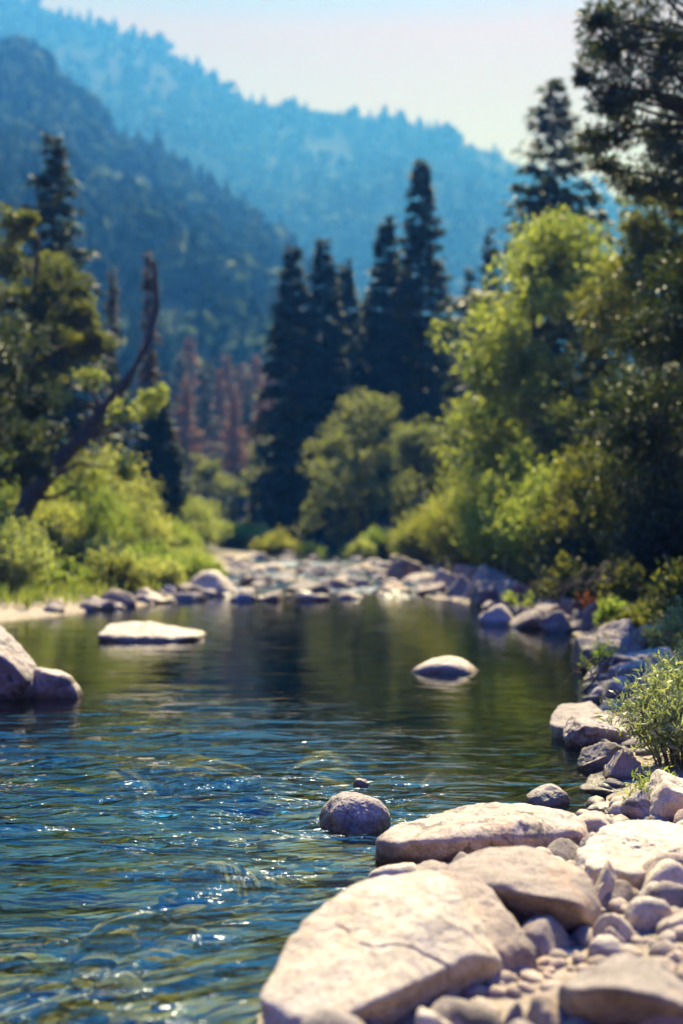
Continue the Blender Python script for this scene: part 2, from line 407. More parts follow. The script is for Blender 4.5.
def hull_rock(name, pts, seed, mat, label, cat='boulder', group=None, k=6, p=20, rough=.05, fine=.02, crack=0.0):
    """boulder from its corner points (column, row, distance): planes of their hull, edges worn round, then weathered."""
    W = np.array([(wx_(a, d), d, wz_(b, d)) for a, b, d in pts]); c = W.mean(0)
    bm = bmesh.new()
    for q in W - c: bm.verts.new(q)
    bmesh.ops.convex_hull(bm, input=bm.verts); bm.normal_update()
    pl = [(f.normal.copy(), f.calc_center_median().dot(f.normal)) for f in bm.faces]; bm.free()
    n = np.array([q[0][:] for q in pl]); d = np.array([q[1] for q in pl]); ok = d > 1e-3; n, d = n[ok], d[ok]
    D, Fc = ico(k); S = np.median(np.linalg.norm(W - c, axis=1))
    Dw = D + .05 * np.stack([fbm(D * 2.6 + seed, 3, seed + i) for i in (1, 2, 3)], -1); Dw /= np.linalg.norm(Dw, axis=1, keepdims=True)
    t = np.maximum(Dw @ n.T, 1e-4) / d
    mx = t.max(1); r = 1 / (mx * np.sum((t / mx[:, None]) ** p, 1) ** (1 / p)) * 1.03
    V = D * r[:, None]; Q = V / S + seed * 3.1
    dsp = rough * fbm(Q * 1.7, 4, seed + 11) + fine * ridged(Q * 4.2, 4, seed + 13) + fine * .5 * fbm(Q * 14, 3, seed + 14)
    if crack: dsp = dsp - crack * (.35 + 1.3 * np.abs(fbm(Q * 2.5, 2, seed + 23))) * np.exp(-(fbm(Q * .42 + 5, 5, seed + 19) / (.008 + .03 * np.abs(fbm(Q * 1.5, 2, seed + 29)))) ** 2)
    V = V + D * (dsp * S)[:, None]
    return tag(mesh(name, V, Fc, M[mat], loc=tuple(c)), label, cat, group)
def wx_(px, d): return (px - CX) / F * d
def wz_(py, d): return EYE - (py - HZ) / F * d
# --- foreground boulders
hull_rock('boulder', [(348,886,4.95),(378,876,5.05),(430,871,5.05),(452,882,4.9),(290,940,4.6),(258,1000,4.3),(262,1045,4.25),(326,1030,4.1),(373,1001,4.2),(437,973,4.4),(476,952,4.55),(498,965,4.65),(340,1090,4.6),(480,1075,4.85),(515,1015,4.95),(380,960,5.4),(490,950,5.4)],
          3, 'cream', 'huge cream boulder with bright cracked top, biggest in the foreground', k=7, p=44, rough=.05, fine=.018, crack=.028)
hull_rock('boulder', [(436,869,5.25),(480,880,5.15),(506,909,4.95),(531,948,4.8),(536,965,4.8),(522,984,4.75),(450,926,4.8),(472,955,4.66),(500,930,5.5),(425,900,5.4),(530,1012,4.9),(480,1020,4.85)],
          8, 'buff', 'buff slab boulder wedged against the right side of the huge cream boulder', p=30, rough=.06, fine=.022)
hull_rock('boulder', [(445,868,5.5),(480,850,5.65),(530,848,5.7),(572,861,5.5),(592,885,5.3),(600,910,5.2),(597,935,5.2),(455,882,5.3),(500,880,5.2),(529,893,5.08),(578,903,5.05),(470,938,5.55),(530,956,5.38),(585,950,5.38),(530,920,5.9)],
          12, 'grey', 'smooth grey brown boulder with rounded back above its dark underside', p=34, rough=.06, fine=.022)
hull_rock('boulder', [(394,824,6.75),(464,808,7.0),(480,805,7.0),(540,807,7.0),(580,816,6.9),(587,835,6.7),(378,838,6.5),(416,842,6.25),(449,825,6.5),(520,820,6.5),(583,832,6.5),(375,880,6.6),(420,896,6.5),(500,898,6.55),(588,888,6.6),(480,850,7.3)],
          21, 'stained', 'long boulder with pale top and nearly black flank standing in water', p=34, rough=.07, fine=.035)
hull_rock('boulder', [(578,852,6.0),(600,830,6.2),(640,819,6.4),(680,825,6.4),(705,842,6.3),(600,868,5.75),(640,873,5.62),(692,864,5.8),(580,890,5.85),(640,910,5.7),(705,900,5.8),(640,850,6.7)],
          27, 'cream', 'broad creased cream boulder just below the leafy willow shrub', p=36, rough=.08, fine=.05, crack=.045)
hull_rock('boulder', [(558,985,4.15),(578,970,4.3),(620,956,4.4),(660,961,4.35),(702,1000,4.2),(575,990,4.0),(615,988,3.9),(660,1000,3.9),(697,1012,3.95),(570,1085,4.35),(640,1112,4.3),(702,1100,4.3),(640,1010,4.7)],
          33, 'grey', 'rounded boulder in the bottom right corner with dark hollow front', p=26, rough=.07, fine=.022)
hull_rock('rock', [(97,635,17.6),(110,623,18.2),(140,621.5,18.3),(160,626.5,18.2),(207,632,18.3),(190,637,17.6),(102,648,17.9),(150,653,17.5),(203,644,18.0),(130,640,19.2)],
          91, 'cream', 'long flat pale rock in the left of the calm pool, thick end left', 'rock', p=18, rough=.05, fine=.03)
hull_rock('boulder', [(-50,612,13.0),(0,623,12.9),(15,638,12.7),(39,668,12.6),(-50,640,12.2),(0,656,12.05),(15,667,12.05),(28,678,12.1),(41,690,12.4),(-70,708,12.4),(0,712,12.2),(32,706,12.3),(-20,660,13.6)],
          95, 'stained', 'big pale boulder cut by the left edge, dark below, in pool', p=20, rough=.05, fine=.03)
put_rock('boulder', 640, 706, 880, 935, .8, 38, 'dark', 5, 'dark grey speckled boulder cut by the photo edge below small pale cobble', 'boulder', zb=0.060, fine=.03)
put_rock('rock', 584, 627, 862, 922, .8, 41, 'cream', 5, 'pale upright wedge shaped rock beside the grey brown boulder', zb=0.040, cuts=[(-.7, 0, .6, .45), (.6, -.3, .5, .6)], nplanes=5)
put_rock('rock', 616, 648, 886, 916, .8, 45, 'buff', 5, 'small orange tan rock with dimpled face beside the pale wedge rock', zb=0.060, rough=.2)
put_rock('rock', 632, 676, 872, 895, .7, 49, 'cream', 5, 'smooth pale oval cobble lying on top of the dark speckled boulder', zb=0.080, p=5)
put_rock('rock', 592, 642, 908, 962, .8, 52, 'cream', 5, 'pale lumpy rock on the sand right of the grey brown boulder', zb=0.040)
put_rock('rock', 634, 672, 918, 952, .8, 55, 'buff', 4, 'round tan rock between pale lumpy rock and the photo edge', zb=0.050)
put_rock('rock', 656, 706, 908, 962, .9, 58, 'cream', 5, 'bright cream rock at the right edge under the dark speckled boulder', zb=0.060)
put_rock('rock', 640, 668, 938, 972, .8, 61, 'cream', 4, 'small pointed cream rock behind the bottom right corner boulder', zb=0.050)
put_rock('rock', 658, 700, 950, 996, .8, 64, 'buff', 5, 'tan rock resting against the bottom right corner boulder at the edge', zb=0.060)
put_rock('rock', 524, 606, 992, 1066, .8, 67, 'buff', 5, 'low tan rock at the bottom edge left of the corner boulder', zb=0.020)
put_rock('rock', 494, 534, 1000, 1056, .8, 70, 'grey', 5, 'small grey rock at the bottom edge beside the huge cream boulder', zb=0.020)
put_rock('rock', 412, 462, 1006, 1075, .9, 73, 'cream', 5, 'pale rock at the bottom edge in shade of the huge cream boulder', zb=0.020)
put_rock('rock', 580, 622, 812, 842, .9, 76, 'cream', 5, 'pale flat rock between long dark flanked boulder and creased cream boulder', zb=0.020)
put_rock('rock', 600, 632, 926, 968, .7, 78, 'buff', 4, 'small brown rock in front of the pale lumpy rock', zb=0.040)
rngp = np.random.default_rng(5)
for i, (a, b, t, q) in enumerate([(538, 552, 934, 944), (556, 586, 948, 964), (546, 566, 952, 966), (590, 606, 962, 974), (516, 536, 968, 984), (606, 626, 964, 978), (540, 552, 966, 974), (566, 580, 972, 983), (586, 598, 978, 988), (628, 642, 960, 972)]):
    put_rock('pebble', a, b, t, q, .9, 500 + i, 'cream' if i % 3 else 'buff', 3, 'small smooth pebble lying on the sand patch between the foreground boulders', 'pebble', 'pebbles on the foreground sand patch', zb=0.050, p=5, rough=.06)
rngp = np.random.default_rng(15)
for i in range(80):
    y = rngp.uniform(3.9, 7.4); x = float(np.interp(y, RY, RX)) + rngp.uniform(.15, 1.7)
    w_ = rngp.uniform(.11, .34); pc = CX + x / y * F; q = HZ + (EYE - zat(x, y)) / y * F; hw = w_ / y * F / 2
    put_rock('cobble', pc - hw, pc + hw, q - hw * rngp.uniform(1.0, 1.5), q, .9, 1200 + i, ['cream', 'grey', 'buff', 'dark', 'stained', 'cream', 'grey'][i % 7], 4,
             'fist sized cobble packed into the gaps between the foreground boulders', 'cobble', 'cobbles packed between the foreground boulders', p=7, rough=.1, bury=.5)
# --- stones standing in the pool
put_rock('rock', 319, 391, 793, 832, .85, 80, 'stained', 6, 'rounded grey rock alone in midstream before the long dark flanked boulder', zb=0, p=6, nplanes=6, fine=.03)
put_rock('rock', 526, 571, 784, 805, .7, 84, 'cream', 5, 'low pale rock in the shallows left of the dark brown bank boulder', zb=0)
put_rock('rock', 353, 369, 778, 786, .8, 86, 'stained', 4, 'tiny rock barely breaking the surface above the rounded midstream rock', zb=0)
put_rock('rock', 408, 482, 656, 674, .7, 88, 'cream', 5, 'flat pale rock like a low dome in the middle of the calm pool', zb=0, p=7, bury=1.2)
put_rock('rock', 30, 84, 666, 698, .8, 98, 'stained', 5, 'angular rock with pale top touching the big boulder at left edge', zb=0, cuts=[(0, -1, -.1, .55), (.2, 0, 1, .6)], nplanes=6)
put_rock('rock', 16, 48, 674, 697, .6, 99, 'stained', 4, 'small low rock squeezed between the left edge boulder and the angular rock', zb=0)
# --- right bank
RB = [
 (580, 628, 744, 768, .8, 'grey', 'low grey rock just below the blocky cracked rock'),
 (582, 602, 759, 775, .8, 'grey', 'small pale rock between low grey rock and the dark brown bank boulder'),
 (640, 720, 776, 822, .8, 'cream', 'pale sloping boulder under the willow leaves at right edge'),
 (606, 640, 752, 780, .8, 'grey', 'narrow tilted rock slab half hidden by the willow shrub'),
 (640, 676, 672, 706, .8, 'grey', 'tilted flat rock overlapping the big broken grey bank rock'),
 (604, 628, 672, 694, .8, 'dark', 'small dark rock wedged left of the big broken grey bank rock'),
 (596, 640, 622, 664, .9, 'dark', 'dark angular rock with one pale edge, above the pool on right bank'),
 (622, 652, 628, 664, .5, 'grey', 'pale leaning slab beside the dark angular rock on right bank'),
 (646, 690, 626, 654, .8, 'grey', 'broad shaded rock at right edge above the big broken grey rock'),
 (578, 616, 636, 668, .8, 'dark', 'dark rock at the foot of the shaded right bank'),
 (610, 650, 604, 630, .8, 'stained', 'brown tilted rock with sunlit top high on the shaded right bank'),
 (584, 610, 606, 630, .8, 'dark', 'shaded rock below the orange leaved shrub'),
 (592, 630, 590, 612, .7, 'grey', 'small sunlit ledge rock right of the orange leaved shrub'),
 (650, 686, 600, 630, .8, 'dark', 'dark rock at the right edge under the overhanging leaves'),
 (482, 518, 608, 626, .7, 'cream', 'flat pale rock jutting into the pool at the right bank point'),
 (512, 548, 612, 630, .8, 'dark', 'dark rock behind the flat pale point rock on the right bank'),
 (546, 572, 614, 634, .8, 'dark', 'dark rock under drooping twigs right of the pool point'),
 (536, 556, 602, 618, .8, 'grey', 'small grey rock under the green bush near the pool point'),
 (500, 532, 582, 604, .8, 'stained', 'sharp dark rock at the far right corner of the pool'),
 (466, 508, 568, 596, .7, 'stained', 'large tilted rock with sunlit top below golden bush'),
 (474, 506, 584, 604, .6, 'dark', 'dark slanted rock at the waterline below the large tilted rock'),
 (448, 480, 578, 596, .8, 'grey', 'rounded brown rock left of the large tilted rock'),
 (432, 460, 572, 588, .8, 'cream', 'pale rock under the golden bush at the rapids edge'),
 (456, 478, 568, 580, .8, 'stained', 'small rock wedged beneath the golden bush foliage'),
]
for i, (a, b, t, q, dp, mt, lb) in enumerate(RB):
    put_rock('rock', a - 5, b + 5, t - 4, q, dp, 200 + i * 3, mt, 5 if q > 650 else 4, lb, group='rocks along the right bank', block=True, p=44, rough=.08, fine=.06, bury=.9)
GB = 'rocks along the right bank'
hull_rock('rock', [(570,697,12.6),(585,688,13.2),(618,686,13.4),(628,700,12.7),(598,711,12.0),(628,711,12.1),(574,716,12.5),(600,722,12.2),(627,722,12.3),(600,705,13.6)],
          211, 'cream', 'flat pale slab rock highest of those at the pool edge on the right bank', 'rock', GB, p=30, rough=.07, fine=.05)
hull_rock('rock', [(549,722,10.2),(557,706,10.7),(590,702,10.9),(604,712,10.6),(562,728,9.95),(600,722,10.1),(553,747,10.1),(575,756,9.95),(603,752,10.1),(575,735,11.2)],
          212, 'grey', 'smooth brown rock dipping into the pool below the flat pale slab', 'rock', GB, p=24, rough=.06, fine=.03)
hull_rock('rock', [(563,737,9.75),(573,718,10.1),(600,713,10.3),(629,721,10.1),(585,727,9.55),(624,731,9.6),(570,760,9.75),(590,769,9.65),(630,766,9.7),(600,745,10.7)],
          213, 'stained', 'blocky cracked grey rock in front of the smooth brown pool edge rock', 'rock', GB, p=44, rough=.09, fine=.06, crack=.05)
hull_rock('boulder', [(580,790,8.2),(590,775,8.6),(620,770,8.7),(642,783,8.5),(600,790,8.0),(632,793,8.0),(582,808,8.35),(605,818,8.2),(642,816,8.3),(610,795,9.0)],
          214, 'dark', 'dark brown boulder at the water edge beside the willow shrub', 'boulder', GB, p=30, rough=.10, fine=.05)
hull_rock('rock', [(611,672,12.9),(628,654,13.6),(668,649,13.8),(686,664,13.4),(640,667,12.6),(682,684,12.6),(612,706,13.1),(645,716,12.9),(688,716,13.0),(650,690,14.2)],
          215, 'stained', 'big broken grey rock on the right bank behind the willow shrub', 'rock', GB, p=40, rough=.10, fine=.06, crack=.05)
# --- rapids at the head of the pool
RP = [
 (186, 244, 570, 596, .8, 'cream', 'large tan boulder at the left side of the rapids'),
 (242, 276, 569, 586, .8, 'dark', 'dark brown rock in the rapids right of the large tan boulder'),
 (262, 282, 584, 602, .8, 'dark', 'triangular dark rock standing at the lip of the pool'),
 (270, 298, 572, 582, .8, 'grey', 'low flat rock in the rapids behind the triangular dark rock'),
 (288, 330, 574, 594, .8, 'dark', 'broad dark rock in the middle of the rapids'),
 (316, 352, 573, 590, .8, 'grey', 'brown humped rock right of the broad dark rapids rock'),
 (344, 372, 572, 588, .8, 'grey', 'brown round rock third in the row across the rapids'),
 (368, 412, 576, 594, .8, 'buff', 'smooth tan whaleback rock at the right lip of the rapids'),
 (388, 422, 556, 582, .8, 'dark', 'tall dark rock leaning left behind the tan whaleback rock'),
 (404, 440, 568, 584, .8, 'stained', 'cluster topping rock with dark side near the right end of rapids'),
 (416, 446, 576, 594, .8, 'grey', 'brown rock at the right end of the rapids lip'),
 (392, 414, 549, 566, .8, 'buff', 'pale slanted rock farthest back on the right of the rapids'),
 (370, 396, 564, 576, .8, 'grey', 'low grey rock in the rapids left of the tall dark rock'),
 (336, 366, 563, 574, .8, 'cream', 'low pale ledge rock in the upper rapids near the centre'),
 (296, 330, 562, 573, .8, 'cream', 'low pale rock in the upper rapids above the broad dark rock'),
 (250, 284, 560, 570, .8, 'cream', 'low pale rock in the upper rapids behind the dark brown rock'),
 (228, 252, 556, 568, .8, 'grey', 'small grey rock in the upper rapids at far left'),
 (246, 262, 549, 557, .8, 'cream', 'tiny pale rock at the far end of the upper rapids'),
 (338, 362, 588, 600, .7, 'buff', 'tan rock awash at the lip of the pool near the centre'),
 (296, 326, 589, 602, .7, 'cream', 'flat pale rock awash at the lip right of the triangular dark rock'),
 (226, 254, 588, 602, .7, 'cream', 'flat pale rock awash at the lip left of the triangular dark rock'),
 (172, 204, 588, 602, .7, 'grey', 'flat grey rock at the lip below the large tan boulder'),
 (152, 188, 576, 592, .8, 'dark', 'dark rock under the grass left of the large tan boulder'),
 (128, 160, 582, 598, .8, 'stained', 'sunlit rock with dark side at the grassy left bank edge'),
 (100, 134, 588, 604, .8, 'dark', 'dark low rock below the left bank bushes'),
 (140, 172, 592, 604, .7, 'cream', 'pale flat stone lying at the waterline of the left bank'),
 (82, 112, 596, 608, .7, 'stained', 'small brown rock at the waterline under the left bush'),
]
for i, (a, b, t, q, dp, mt, lb) in enumerate(RP):
    put_rock('rock', a - 3, b + 4, t + (q - t) * (0 if i in (0, 8, 24) else .3), q, dp, 400 + i * 3, mt, 4, lb, group='rocks across the rapids', block=i % 3 != 0, nplanes=10, p=26, rough=.12, fine=.06, bury=1.3)
rngp = np.random.default_rng(77)
for i in range(100):
    pc = rngp.uniform(215, 440); q = rngp.uniform(556, 601); w = rngp.uniform(7, 22)
    put_rock('stone', pc - w / 2, pc + w / 2, q - w * rngp.uniform(.2, .45), q, .9, 700 + i, ['grey', 'buff', 'dark', 'cream', 'stained'][i % 5], 3,
             'small loose stone among the bigger rocks of the shallow rapids', 'stone', 'small stones filling the rapids', bury=.8)
for i in range(80):
    y = rngp.uniform(9.0, 25); x = float(np.interp(y, RY, RX)) + rngp.uniform(-.15, 1.0) * min(1.6, y / 11) + .1
    w = rngp.uniform(.14, .5) * min(1.3, y / 13); pc = CX + x / y * F; q = HZ + (EYE - zat(x, y)) / y * F; hw = w / y * F / 2
    put_rock('stone', pc - hw, pc + hw, q - hw * rngp.uniform(.7, 1.5), q, .9, 760 + i, ['dark', 'stained', 'dark', 'dark'][i % 4], 4,  # mostly the dark stone, the bank's shade put into the colour
             'angular broken stone heaped between the larger right bank rocks', 'stone', 'broken stones heaped along the right bank', p=44, block=True, rough=.08, fine=.06, bury=.8)
for i in range(44):
    y = rngp.uniform(22, 33); x = float(np.interp(y, LY, LX)) - rngp.uniform(-.35, .7)
    w = rngp.uniform(.2, .5); pc = CX + x / y * F; q = HZ + (EYE - max(0, zat(x, y))) / y * F; hw = w / y * F / 2
    put_rock('stone', pc - hw, pc + hw, q - hw * .9, q, .9, 800 + i, ['grey', 'cream', 'stained', 'dark'][i % 4], 3,
             'small stone on the narrow shore below the left bank grass', 'stone', 'small stones along the left shore', bury=.8)
# --- drowned boulders seen through the water
DR = [(146, 262, 726, 752, 'broad golden brown boulder drowned under the pool left of centre'), (288, 378, 722, 742, 'golden brown drowned boulder under the middle of the pool'),
      (96, 160, 738, 756, 'drowned brown boulder left of the broad golden brown drowned one'), (176, 262, 816, 842, 'drowned olive boulder under the blue riffle in midstream'),
      (70, 176, 872, 900, 'drowned brown boulder under the sparkling water at lower left'), (60, 220, 975, 1050, 'large olive boulder drowned at the bottom left'),
      (470, 545, 770, 800, 'drowned tan boulder in the clear shallows left of the low pale rock'), (440, 512, 656, 672, 'drowned ochre boulder beside the flat pale dome rock'),
      (84, 150, 672, 692, 'drowned ochre boulder right of the angular rock by the left boulder'), (500, 575, 700, 716, 'drowned ochre slab beside the right bank slab rocks'),
      (230, 330, 930, 965, 'drowned grey green boulder beside the huge cream boulder'), (390, 470, 735, 755, 'drowned olive slab under the clear water right of centre')]
for i, (a, b, t, q, lb) in enumerate(DR):
    pc = (a + b) / 2; dm = EYE * F / ((t + q) / 2 - HZ); w = (b - a) / F * dm
    V, Fc = rock_shape(5, 900 + i, nplanes=8, p=7, rough=.1, fine=.02)
    lo, hi = V.min(0), V.max(0); V = (V - (lo + hi) / 2) / (hi - lo)
    x = (pc - CX) / F * dm; g = zat(x, dm); top = -.06 if dm > 12.5 else -.11
    dep = max((EYE * F / (t - HZ) - EYE * F / (q - HZ)), w * .5); dep = np.clip(dep, w * .7, w * 1.6); H = (top - g) * .8 + .12
    o = mesh('drowned_boulder', V * np.array([w, dep, H]) + np.array([0, 0, H / 2 - .12]), Fc, M['sunken'], loc=(x, dm, g))
    tag(o, lb, 'boulder', 'boulders drowned in the pool')
# loose gravel (uncountable)
def scatter_stones(name, n, sampler, size, seed, mat, flat=.55):
    rng = np.random.default_rng(seed); A = Acc()
    temps = [rock_shape(2, seed + j, nplanes=7, p=6, rough=.08)[0] for j in range(8)]; Fc = ico(2)[1]
    for i in range(n):
        x, y = sampler(rng); s = rng.uniform(*size) * rng.uniform(.5, 1)
        a = rng.uniform(0, 6.28); c, sn = math.cos(a), math.sin(a)
        V = temps[i % 8] * np.array([s, s * rng.uniform(.6, 1), s * flat])
        V = V @ np.array([[c, -sn, 0], [sn, c, 0], [0, 0, 1]]).T
        A.add(V + np.array([x, y, zat(x, y) + s * .15]), Fc)
    return tag(A.out(name, mat), kind='stuff')
def near_shore(r):
    y = r.uniform(3.6, 7.8); return float(np.interp(y, RY, RX)) + r.uniform(.05, 2.4), y
def bank_right(r):
    y = r.uniform(8, 24); return float(np.interp(y, RY, RX)) + abs(r.normal(0, .7)), y
tag(scatter_stones('gravel', 2000, near_shore, (.018, .085), 3, M['shingle']), 'loose pale gravel filling the gaps between the foreground boulders', 'gravel')
tag(scatter_stones('bank_gravel', 420, bank_right, (.03, .13), 4, M['dark']), 'loose broken rubble strewn along the shaded right bank', 'gravel')  # dark stone colour carries the shade of this bank
def bed(r):
    y = 3.6 + 18 * r.uniform() ** 1.4; return float(np.interp(y, RY, RX)) - .5 - abs(r.normal(0, .9)), y
tag(scatter_stones('riverbed_gravel', 420, bed, (.04, .16), 6, M['drowned'], .22), 'brown cobbled gravel on the river bed under clear water', 'gravel')

# ------------------------------------------------------------------ plants
def cluster_leaves(rng, c, r, n, L, aspect=.5, flat=.75, up=.35):
    """leaves in the outer part of a clump, denser at its rim, facing outwards and up."""
    d = rdir(rng, n); rad = r * rng.uniform(.35, 1.0, n) ** .6
    P = np.asarray(c) + d * rad[:, None] * np.array([1, 1, flat])
    dirv = d * .6 + rdir(rng, n) * .9 + np.array([0, 0, -.15])
    nrm = d * .5 + rdir(rng, n) * .7 + np.array([0, 0, up])
    s = rng.uniform(.65, 1.25, n)
    return leaves(P, dirv, nrm, L * s, L * aspect * s)

def limb(a, b, rng, r0, r1, n=5, sag=.0):
    t = np.linspace(0, 1, n)[:, None]; a = np.asarray(a, float); b = np.asarray(b, float)
    Ln = np.linalg.norm(b - a)
    P = a + (b - a) * t + np.sin(t * math.pi) * (rng.normal(0, .05, 3) * Ln + np.array([0, 0, sag * Ln])) + (rng.normal(0, .02, (n, 3)) * Ln) * np.sin(t * math.pi)
    return tube(P, np.linspace(r0, r1, n), 6)

def leafy_tree(name, x, y, h, w, seed, mat, label, cat='tree', group=None, ncl=26, nleaf=330, L=.16, base=.25, rcl=.16, clusters=None, trunk=None, tr=None, bark='bark', sparse=0.0, asp=.5):
    rng = np.random.default_rng(seed); z = zat(x, y)
    root = empty(name, (x, y, z), label, cat, group)
    T, C = Acc(), Acc()
    tr = tr or .022 * h
    if trunk is None:
        t = np.linspace(0, 1, 8)[:, None]
        trunk = np.array([[0, 0, -.2]]) + t * np.array([[rng.normal(0, .05) * h, rng.normal(0, .05) * h, h * .82]]) + rng.normal(0, .012 * h, (8, 3)) * t
    trunk = np.asarray(trunk, float)
    V, f = tube(trunk, np.linspace(tr, tr * .25, len(trunk)), 9); T.add(V, f)
    if clusters is None:
        clusters = []
        while len(clusters) < ncl:
            u = rng.uniform(0, 1); zz = h * (base + (1 - base) * u)
            prof = math.sin(math.pi * min(1, (.12 + .88 * u) ** .8)) ** .6 if u < .97 else .2
            a = rng.uniform(0, 6.28); rr = w * .5 * prof * rng.uniform(.25, 1) ** .5
            clusters.append((rr * math.cos(a), rr * math.sin(a), zz - h * rcl * .3, h * rcl * rng.uniform(.6, 1.15)))
    for (cx, cy, cz, r) in clusters:
        k = np.argmin(np.abs(trunk[:, 2] - max(trunk[0, 2], cz - .35 * math.hypot(cx, cy) - r * .5)))
        V, f = limb(trunk[k], (cx, cy, cz), rng, tr * .32, tr * .06, 6, .05); T.add(V, f)
        sub = 7
        for q in range(sub):                                   # each clump is a few ragged sprays
            o = rdir(rng, 1)[0] * r * rng.uniform(.4, 1.15) * np.array([1, 1, .75])
            n = int(nleaf / sub * rng.uniform(.6, 1.3))
            V, f = cluster_leaves(rng, (cx + o[0], cy + o[1], cz + o[2]), r * rng.uniform(.28, .6), n, L, asp); C.add(V, f)
            V, f = limb((cx, cy, cz), (cx + o[0], cy + o[1], cz + o[2]), rng, tr * .06, tr * .02, 3); T.add(V, f)
    T.out('trunk', M[bark], root); C.out('crown', M[mat], root, smooth=False)
    return root

def bush(name, x, y, h, w, seed, mat, label, cat='bush', group=None, nst=26, nleaf=5000, L=.09, asp=.32, droop=.25, upr=.5, dep=1.0):
    """many arching stems from one stool, leaves set along them."""
    rng = np.random.default_rng(seed); z = zat(x, y)
    root = empty(name, (x, y, z), label, cat, group)
    S, Lf = Acc(), Acc()
    per = max(20, nleaf // nst)
    for i in range(nst):
        a = rng.uniform(0, 6.28); rr = rng.uniform(0, 1) ** .6
        hh = h * (1 - .45 * rr ** 2) * rng.uniform(.62, 1.05)
        tip = np.array([math.cos(a) * rr * w * .5, math.sin(a) * rr * w * .5 * dep, hh])
        b = np.array([math.cos(a) * rr * w * .16, math.sin(a) * rr * w * .16, -.1])
        t = np.linspace(0, 1, 9)[:, None]
        P = b + (tip - b) * np.concatenate([t ** 1.3, t ** 1.3, t ** .75], 1) + rng.normal(0, .02 * h, (9, 3)) * t
        P[-1, 2] -= droop * .12 * h
        V, f = tube(P, np.linspace(.012 * h, .003 * h, 9), 5); S.add(V, f)
        n = int(per * rng.uniform(.6, 1.4)); u = rng.uniform(.16, 1, n) ** .85 * 8
        k = np.minimum(u.astype(int), 7); C = P[k] + (P[k + 1] - P[k]) * (u - k)[:, None]
        axis_ = P[-1] - P[0]; axis_ = axis_ / np.linalg.norm(axis_)
        off = rdir(rng, n) * (rng.uniform(0, 1, n) ** 1.2 * .10 * (h + w))[:, None]
        dv = rdir(rng, n) * .8 + axis_ * upr + np.array([0, 0, .1])
        s = rng.uniform(.6, 1.3, n)
        V, f = leaves(C + off, dv, rdir(rng, n) + np.array([0, 0, .5]), L * s, L * asp * s); Lf.add(V, f)
    S.out('stem', M['twig'], root); Lf.out('foliage', M[mat], root, smooth=False)
    return root

def conifer_mesh(h, rb, seed, dens=1.0, bare=.06, droop=.35, irr=.25, L=.7):
    rng = np.random.default_rng(seed); T, C = Acc(), Acc()
    t = np.linspace(0, 1, 10)[:, None]
    P = np.array([[0, 0, -.3]]) + t * np.array([[0, 0, h + .3]]) + rng.normal(0, .004 * h, (10, 3)) * t * np.array([[1, 1, 0]])
    V, f = tube(P, np.linspace(.012 * h + .05, .02, 10), 8); T.add(V, f)
    z = bare * h; ph = 0.0; low = rng.uniform(0, 6.28)
    while z < h * .985:
        u = (z - bare * h) / (h * (1 - bare))
        prof = 1.12 * rb * ((1 - u) ** .95 * (.6 + .4 * min(1, u * 3.5)) + .04) * (1 + irr * .7 * math.sin(u * 23 + low) * math.sin(u * 9 + low))
        for b in range(8 if u < .75 else 6):
            if rng.uniform() < irr * .4: continue
            a = ph + 6.283 * b / 8 + rng.normal(0, .25); ln = prof * rng.uniform(1 - irr * 1.2, 1 + irr * .5)
            dr = np.array([math.cos(a), math.sin(a)]); zk = z; z = zk + rng.uniform(-.026, .026) * h
            s = np.linspace(0, 1, 4)
            bp = np.stack([dr[0] * ln * s, dr[1] * ln * s, z + ln * (.25 * (u - .2)) * s - droop * ln * s ** 1.8 * (1 - .6 * u) + .12 * ln * s ** 4], 1)
            V, f = tube(bp, np.linspace(.015 + .01 * ln, .006, 4), 4); T.add(V, f)
            n = int(max(8, 34 * dens * (.3 + .7 * ln / rb))); q = rng.uniform(.05, 1, n) ** .75 * 3
            k = np.minimum(q.astype(int), 2); c = bp[k] + (bp[k + 1] - bp[k]) * (q - k)[:, None]
            sd = np.where(rng.uniform(size=n) < .5, 1, -1)[:, None]
            side = np.array([-dr[1], dr[0], 0])[None] * sd
            dv = np.array([dr[0], dr[1], 0])[None] * rng.uniform(.2, 1, (n, 1)) + side * rng.uniform(.3, 1.1, (n, 1)) + np.array([0, 0, 1])[None] * rng.uniform(-.8, .2, (n, 1))
            sl = L * rng.uniform(.5, 1.15, n) * (.6 + .4 * (1 - u)) * min(1, rb / 2.2 + .35)
            V, f = leaves(c, dv, rdir(rng, n) * .9 + np.array([0, 0, 1]), sl, sl * .36, -.06); C.add(V, f); z = zk
        z += max(.2, .026 * h * (1 - .4 * u)) * rng.uniform(.8, 1.2); ph += 2.4
    return T, C

def conifer(name, x, y, h, rb, seed, label, mat='needle', bark='bark', cat='tree', group=None, **k):
    root = empty(name, (x, y, zat(x, y)), label, cat, group)
    T, C = conifer_mesh(h, rb, seed, **k)
    T.out('trunk', M[bark], root); C.out('crown', M[mat], root, smooth=False)
    return root

def wx_(px, d): return (px - CX) / F * d
def wz_(py, d): return EYE - (py - HZ) / F * d

